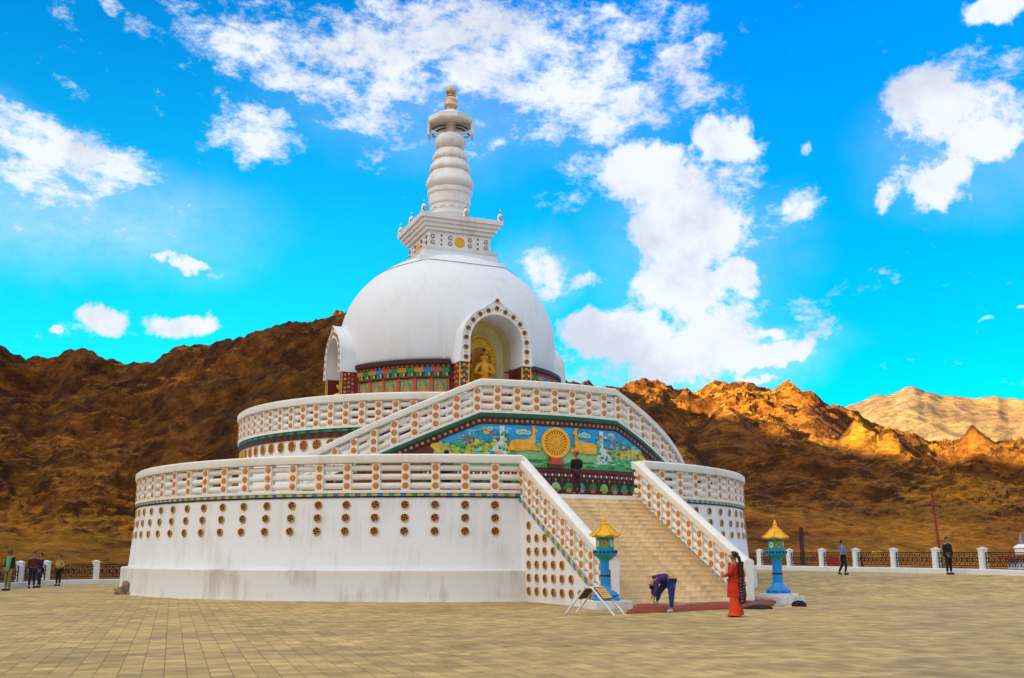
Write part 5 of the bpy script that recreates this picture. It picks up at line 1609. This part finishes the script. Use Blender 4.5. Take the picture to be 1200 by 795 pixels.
def person(loc, label, shirt, legs, shoe, pose=None, height=1.7, rz=0.0, hair=HAIR, face=(0, -1, 0), sleeves=1.0, hat=None, extra=None, legs_short=False):
    e = empty('person', loc, rz); k = height / 1.72; e.scale = (k, k, k)
    tag(e, label, 'person')
    J = dict(BASE)
    for n, p in (pose or {}).items(): J[n] = (p, J[n][1]) if not isinstance(p[0], tuple) else p
    mats = [SKIN, shirt, legs, shoe, BLACK, mat('lips', (.28, .07, .05), .5, .1, 9)]
    def bm_(key, t):
        a, c = key
        if c in ('tl', 'tr'): return 3
        if a in ('hl', 'hr', 'kl', 'kr') or c in ('hl', 'hr'): return 2
        if c in ('pl', 'pr') or a in ('neck', 'jaw', 'head') or c == 'neck' and t > .5: return 0
        if c in ('wl', 'wr') and sleeves < .6: return 0
        return 1
    me = skin_mesh('person_body', J, EDG, 'pelvis', mats, bm_, 1)
    b = MB()
    f = Vector(face).normalized(); up = (Vector(J['top'][0]) - Vector(J['jaw'][0])).normalized()
    f = (f - up * f.dot(up)).normalized(); sd_ = f.cross(up)
    hc = Vector(J['head'][0]) * .7 + Vector(J['jaw'][0]) * .3
    b.tube([hc + f * .082 + up * .015, hc + f * .108 - up * .022, hc + f * .08 - up * .03], [.008, .016, .008], SKIN, 6)
    b.tube([hc + f * .082 - up * .058 - sd_ * .022, hc + f * .086 - up * .058 + sd_ * .022], .006, mats[5], 5)
    for s in (-1, 1):
        b.tube([hc + f * .078 + up * .012 + sd_ * s * .043, hc + f * .084 + up * .012 + sd_ * s * .022], .007, BLACK, 5)
        b.tube([hc + sd_ * s * .084 + up * .02, hc + sd_ * s * .092 - up * .02], [.018, .012], SKIN, 6)
    for w, p in (('wl', 'pl'), ('wr', 'pr')):
        a, c = Vector(J[w][0]), Vector(J[p][0]); d = (c - a).normalized()
        side = d.cross(Vector((1, 0, 0)) if abs(d.x) < .8 else Vector((0, 0, 1))).normalized(); cur = d.cross(side)
        for q in range(4):
            o_ = c + side * (-.027 + .018 * q); l = (.068, .078, .074, .058)[q]
            b.tube([o_ - d * .01, o_ + d * l * .55 + cur * .006, o_ + d * l + cur * .026], [.0095, .0085, .006], SKIN, 5)
        b.tube([c - side * .02 - d * .03, c - side * .052 + d * .005, c - side * .055 + d * .035 + cur * .012], [.011, .010, .007], SKIN, 5)
    join_mb(me, b, mats)
    obj_of('body', me, e)
    # clothes
    def cloth(name, keys, root, m, grow, cut=None):
        JJ = {}
        for n in keys: JJ[n] = (J[n][0], J[n][1] + grow)
        for n, (a, c, t) in (cut or {}).items():
            JJ[n] = (tuple(Vector(J[a][0]).lerp(Vector(J[c][0]), t)), J[a][1] * (1 - t) + J[c][1] * t + grow)
        ed = [(a, c) for a, c in EDG if a in JJ and c in JJ]
        me = skin_mesh(name, JJ, ed, root, [m], None, 1)
        return obj_of(name, me, e)
    if sleeves > .6: cloth('jacket', ['pelvis', 'waist', 'chest', 'collar', 'sl', 'el', 'sr', 'er'], 'chest', shirt, .018, {'wl': ('el', 'wl', .9), 'wr': ('er', 'wr', .9)})
    else: cloth('shirt', ['pelvis', 'waist', 'chest', 'collar', 'sl', 'sr'], 'chest', shirt, .018, {'el': ('sl', 'el', .75), 'er': ('sr', 'er', .75)})
    if legs_short: pass
    cloth('trousers', ['pelvis', 'hl', 'kl', 'hr', 'kr'], 'pelvis', legs, .014, {'al': ('kl', 'al', .93), 'ar': ('kr', 'ar', .93)})
    for s in 'lr':
        a, c = Vector(J['a' + s][0]), Vector(J['t' + s][0]); b = MB()
        h_ = a - Vector((0, 0, .05))
        b.tube([h_ + (a - c) * .35, h_ + (a - c) * .1, (h_ + c) / 2 + Vector((0, 0, .008)), c, c + (c - h_) * .25], [.025, .052, .05, .046, .022], shoe, 8); b.build('shoe', e, 60)
    if hair:
        b = MB(); hd = Vector(J['head'][0]) - f * .018 + up * .022
        n = 12; V = []; Fc = []
        M = Matrix((sd_, f, up)).transposed()
        for i in range(9):
            t = -.55 + (PI / 2 + .55) * i / 8
            for j in range(n):
                a = 2 * PI * j / n; v = Vector((math.cos(t) * math.cos(a) * .100, math.cos(t) * math.sin(a) * .108, math.sin(t) * .105))
                if v.y > .03 and v.z < .035: v.y = .03; 
                V.append(hd + M @ v)
        b.add(V, [(i * n + j, i * n + (j + 1) % n, (i + 1) * n + (j + 1) % n, (i + 1) * n + j) for i in range(8) for j in range(n)], hair); b.build('hair', e, 60)
    if hat:
        b = MB(); hd = Vector(J['head'][0]); M = Matrix.Translation(hd) @ Matrix((sd_, f, up)).transposed().to_4x4()
        k0 = len(b.v); b.lathe([(.110, -.05), (.118, .0), (.118, .06), (.105, .11), (.06, .135), (.0, .14)], hat, 14, cap=False)
        b.v = [tuple(M @ Vector(v)) for v in b.v]; b.build('hat', e, 60)
    if extra: extra(e, J, f, sd_, up)
    return e
def world_on(px, py): return on_ground(px, py)

# woman in red, turned away to the left, arms folded
def sari(e, J, f, sd_, up):
    KZ = C3('red_tunic', (.55, .030, .012)); 
    b = MB()
    prof = [(.12, 1.46), (.165, 1.38), (.165, 1.25), (.145, 1.12), (.165, .98), (.185, .80), (.20, .62), (.205, .52), (.19, .515)]
    n = 24; V = []
    for i, (r, z) in enumerate(prof):
        for j in range(n):
            a = 2 * PI * j / n; k = 1 + .05 * math.sin(a * 7 + i) * (i / 8); V.append((r * 1.12 * math.cos(a) * k, r * .92 * math.sin(a) * k, z))
    b.add(V, [(i * n + j, i * n + (j + 1) % n, (i + 1) * n + (j + 1) % n, (i + 1) * n + j) for i in range(len(prof) - 1) for j in range(n)], KZ); b.build('tunic', e, 60)
    for s in (-1, 1):
        b = MB(); V = []
        pr = [(.10, .60), (.115, .40), (.13, .20), (.15, .045), (.14, .04)]
        for i, (r, z) in enumerate(pr):
            for j in range(16):
                a = 2 * PI * j / 16; k = 1 + .07 * math.sin(a * 5 + s) * (i / 4); V.append((s * (.11 + .018 * i) + r * math.cos(a) * k, r * math.sin(a) * k, z))
        b.add(V, [(i * 16 + j, i * 16 + (j + 1) % 16, (i + 1) * 16 + (j + 1) % 16, (i + 1) * 16 + j) for i in range(len(pr) - 1) for j in range(16)], C3('orange_red_trousers', (.66, .055, .010))); b.build('wide_trouser', e, 60)
    # dark shawl with white dots hanging from the shoulder down the back
    SH = C3('dark_shawl', (.05, .015, .014))
    b = MB(); rows = 26; V = []
    pth = [(0, 1.47, -.10), (.03, 1.46, .02)]
    for i in range(rows + 1):
        t = i / rows; z = 1.46 - 1.10 * t
        for j in range(8):
            a = R(38 + 100 * j / 7 * (1 - .3 * t))
            rr = .185 + .02 * math.sin(j * 2.1 + t * 5) + .03 * t
            V.append((rr * 1.12 * math.cos(a), rr * math.sin(a), z - .02 * math.sin(j)))
    V += [(x * 1.07, y * 1.07, z) for x, y, z in V]; N_ = (rows + 1) * 8
    Fc = []
    for i in range(rows):
        for j in range(7):
            q = (i * 8 + j, i * 8 + j + 1, i * 8 + 9 + j, i * 8 + 8 + j); Fc += [q, tuple(N_ + t for t in reversed(q))]
        Fc += [(i * 8, i * 8 + 8, N_ + i * 8 + 8, N_ + i * 8), (i * 8 + 7, N_ + i * 8 + 7, N_ + i * 8 + 15, i * 8 + 15)]
    Fc += [tuple(range(8)) + tuple(N_ + j for j in reversed(range(8))), tuple(rows * 8 + j for j in range(8)) + tuple(N_ + rows * 8 + j for j in reversed(range(8)))]
    b.add(V, Fc, SH)
    for i in range(10, 25, 2):
        for j in (1, 3, 5):
            c = Vector(V[N_ + i * 8 + j]); ball(b, c, .011, PALE, 4)
    sh = b.build('shawl', e, 60)
    b = MB(); pr = []
    b.tube([Vector((.02, .06, 1.66)), (.03, .12, 1.58), (.03, .145, 1.44), (.03, .16, 1.32)], [.05, .042, .032, .014], HAIR, 8); b.build('ponytail', e, 60)
person(world_on(863, 723), 'woman in red tunic and trousers with a dotted dark shawl, standing before the carpets', C3('red_blouse', (.55, .030, .012)), C3('orange_red_trousers', (.66, .055, .010)), C3('red_slipper', (.30, .05, .02)),
       {'el': (-.24, -.06, 1.16), 'wl': (-.04, -.20, 1.12), 'pl': (.04, -.22, 1.13), 'er': (.24, -.06, 1.16), 'wr': (.06, -.20, 1.08), 'pr': (-.02, -.23, 1.08), 'tl': (-.17, -.14, .04), 'al': (-.16, .02, .09), 'kl': (-.13, -.01, .50), 'ar': (.16, .02, .09), 'tr': (.17, -.13, .04), 'kr': (.13, -.01, .5)},
       1.66, R(-112), face=(0, -1, 0), extra=sari).scale = (1.16, 1.16, .965)
# man bending over the carpet; frame: x right in the picture, -y towards the camera
g = world_on(786, 718)
person(g, 'person in purple top and blue jeans bending over the rust red carpet', C3('purple_shirt', (.060, .025, .10)), C3('blue_jeans', (.015, .045, .19)), C3('white_trainer', (.5, .5, .48)),
       {'pelvis': (.0, .12, .93), 'waist': (-.13, .10, 1.00), 'chest': (-.30, .10, .985), 'collar': (-.42, .09, .93), 'neck': (-.47, .07, .89), 'jaw': (-.51, .03, .83), 'head': (-.52, .05, .775), 'top': (-.53, .07, .70),
        'sl': (-.38, -.08, .92), 'el': (-.44, -.12, .64), 'wl': (-.49, -.12, .42), 'pl': (-.50, -.13, .35), 'sr': (-.40, .25, .92), 'er': (-.46, .27, .66), 'wr': (-.50, .22, .46), 'pr': (-.52, .2, .39),
        'hl': ((-.06, .20, .87), .12), 'kl': ((-.28, .28, .60), .078), 'al': (-.33, .42, .30), 'tl': (-.45, .36, .25), 'hr': ((.05, .03, .87), .125), 'kr': ((.04, .0, .47), .078), 'ar': (.03, .03, .09), 'tr': (-.08, -.08, .04)},
       1.66, 0, face=(-.35, .75, -.5))
DK = C3('black_jacket', (.012, .011, .014)); DKT = C3('dark_trousers', (.014, .013, .017)); SHO = C3('dark_shoe', (.015, .012, .011))
person(world_on(1113, 673.5), 'man in black clothes standing at the right fence beside the red pole', DK, DKT, SHO, {'pl': (-.12, -.16, .86), 'wl': (-.16, -.12, .92), 'el': (-.24, .03, 1.14)}, 1.78, R(20))
person(world_on(989, 674), 'person in sky blue shirt walking past the right fence', C3('sky_blue_shirt', (.06, .28, .62)), DKT, SHO,
       {'kl': (-.105, -.14, .50), 'al': (-.11, -.06, .10), 'tl': (-.12, -.20, .06), 'kr': (.105, .04, .50), 'ar': (.11, .24, .12), 'tr': (.12, .12, .05), 'wl': (-.24, .16, .92), 'pl': (-.24, .16, .85), 'wr': (.24, -.2, .96), 'pr': (.24, -.24, .9)}, 1.66, R(75), sleeves=.5)
LP = lambda x, y, z=T1: S2W @ Vector((x, y, z))
person(LP(.22, -13.2), 'person in dark clothes and red hat on the landing before the painted wheel', DK, C3('maroon_trousers', (.06, .012, .016)), SHO, {'wl': (-.10, -.2, 1.1), 'pl': (-.04, -.2, 1.14), 'wr': (.10, -.2, 1.1), 'pr': (.04, -.2, 1.14)}, 1.70, SROT + PI, hat=RED)
w = at_dist(523, 540, 39.4)
person((w.x, w.y, T1), 'dark haired person behind the first balustrade, only the head showing', DK, DKT, SHO, None, 1.72, R(200))
person(world_on(8, 692.5), 'person with green shirt, open black jacket and khaki trousers at the far left', C3('green_shirt', (.10, .42, .22)), C3('khaki_trousers', (.20, .17, .06)), SHO, {'hl': (-.10, 0, .9)}, 1.78, R(-25),
       extra=lambda e, J, f, s, u: [obj_of('open_jacket', skin_mesh('open_jacket', {'a': ((x * .13, .02, 1.43), .085), 'b': ((x * .155, .02, 1.2), .085), 'c': ((x * .15, .02, .98), .08), 's': ((x * .19, .01, 1.39), .085), 'e': ((x * .235, .03, 1.14), .07), 'w': ((x * .24, -.055, .93), .052)}, [('a', 'b'), ('b', 'c'), ('a', 's'), ('s', 'e'), ('e', 'w')], 'a', [DK], None, 1), e) for x in (-1, 1)], hat=C3('olive_cap', (.05, .07, .03)))
person(world_on(36.5, 689.6), 'person in maroon top and dark blue trousers, left one of the pair by the fence', C3('maroon_top', (.10, .018, .016)), C3('navy_trousers', (.012, .016, .045)), SHO, None, 1.72, R(40))
person(world_on(45.0, 688.8), 'person in navy jacket and navy trousers, right one of the pair by the fence', C3('navy_jacket', (.016, .02, .06)), C3('navy_trousers', (.012, .016, .045)), SHO, None, 1.68, R(-50))
person(world_on(67.5, 686.8), 'person in yellow checked shirt and black trousers leaning at the left fence', C3('yellow_shirt', (.50, .32, .05)), DKT, SHO, {'el': (-.27, .08, 1.16), 'wl': (-.16, -.14, 1.10), 'pl': (-.08, -.17, 1.12), 'er': (.27, .08, 1.16), 'wr': (.16, -.14, 1.10), 'pr': (.08, -.17, 1.12)}, 1.55, R(-20))
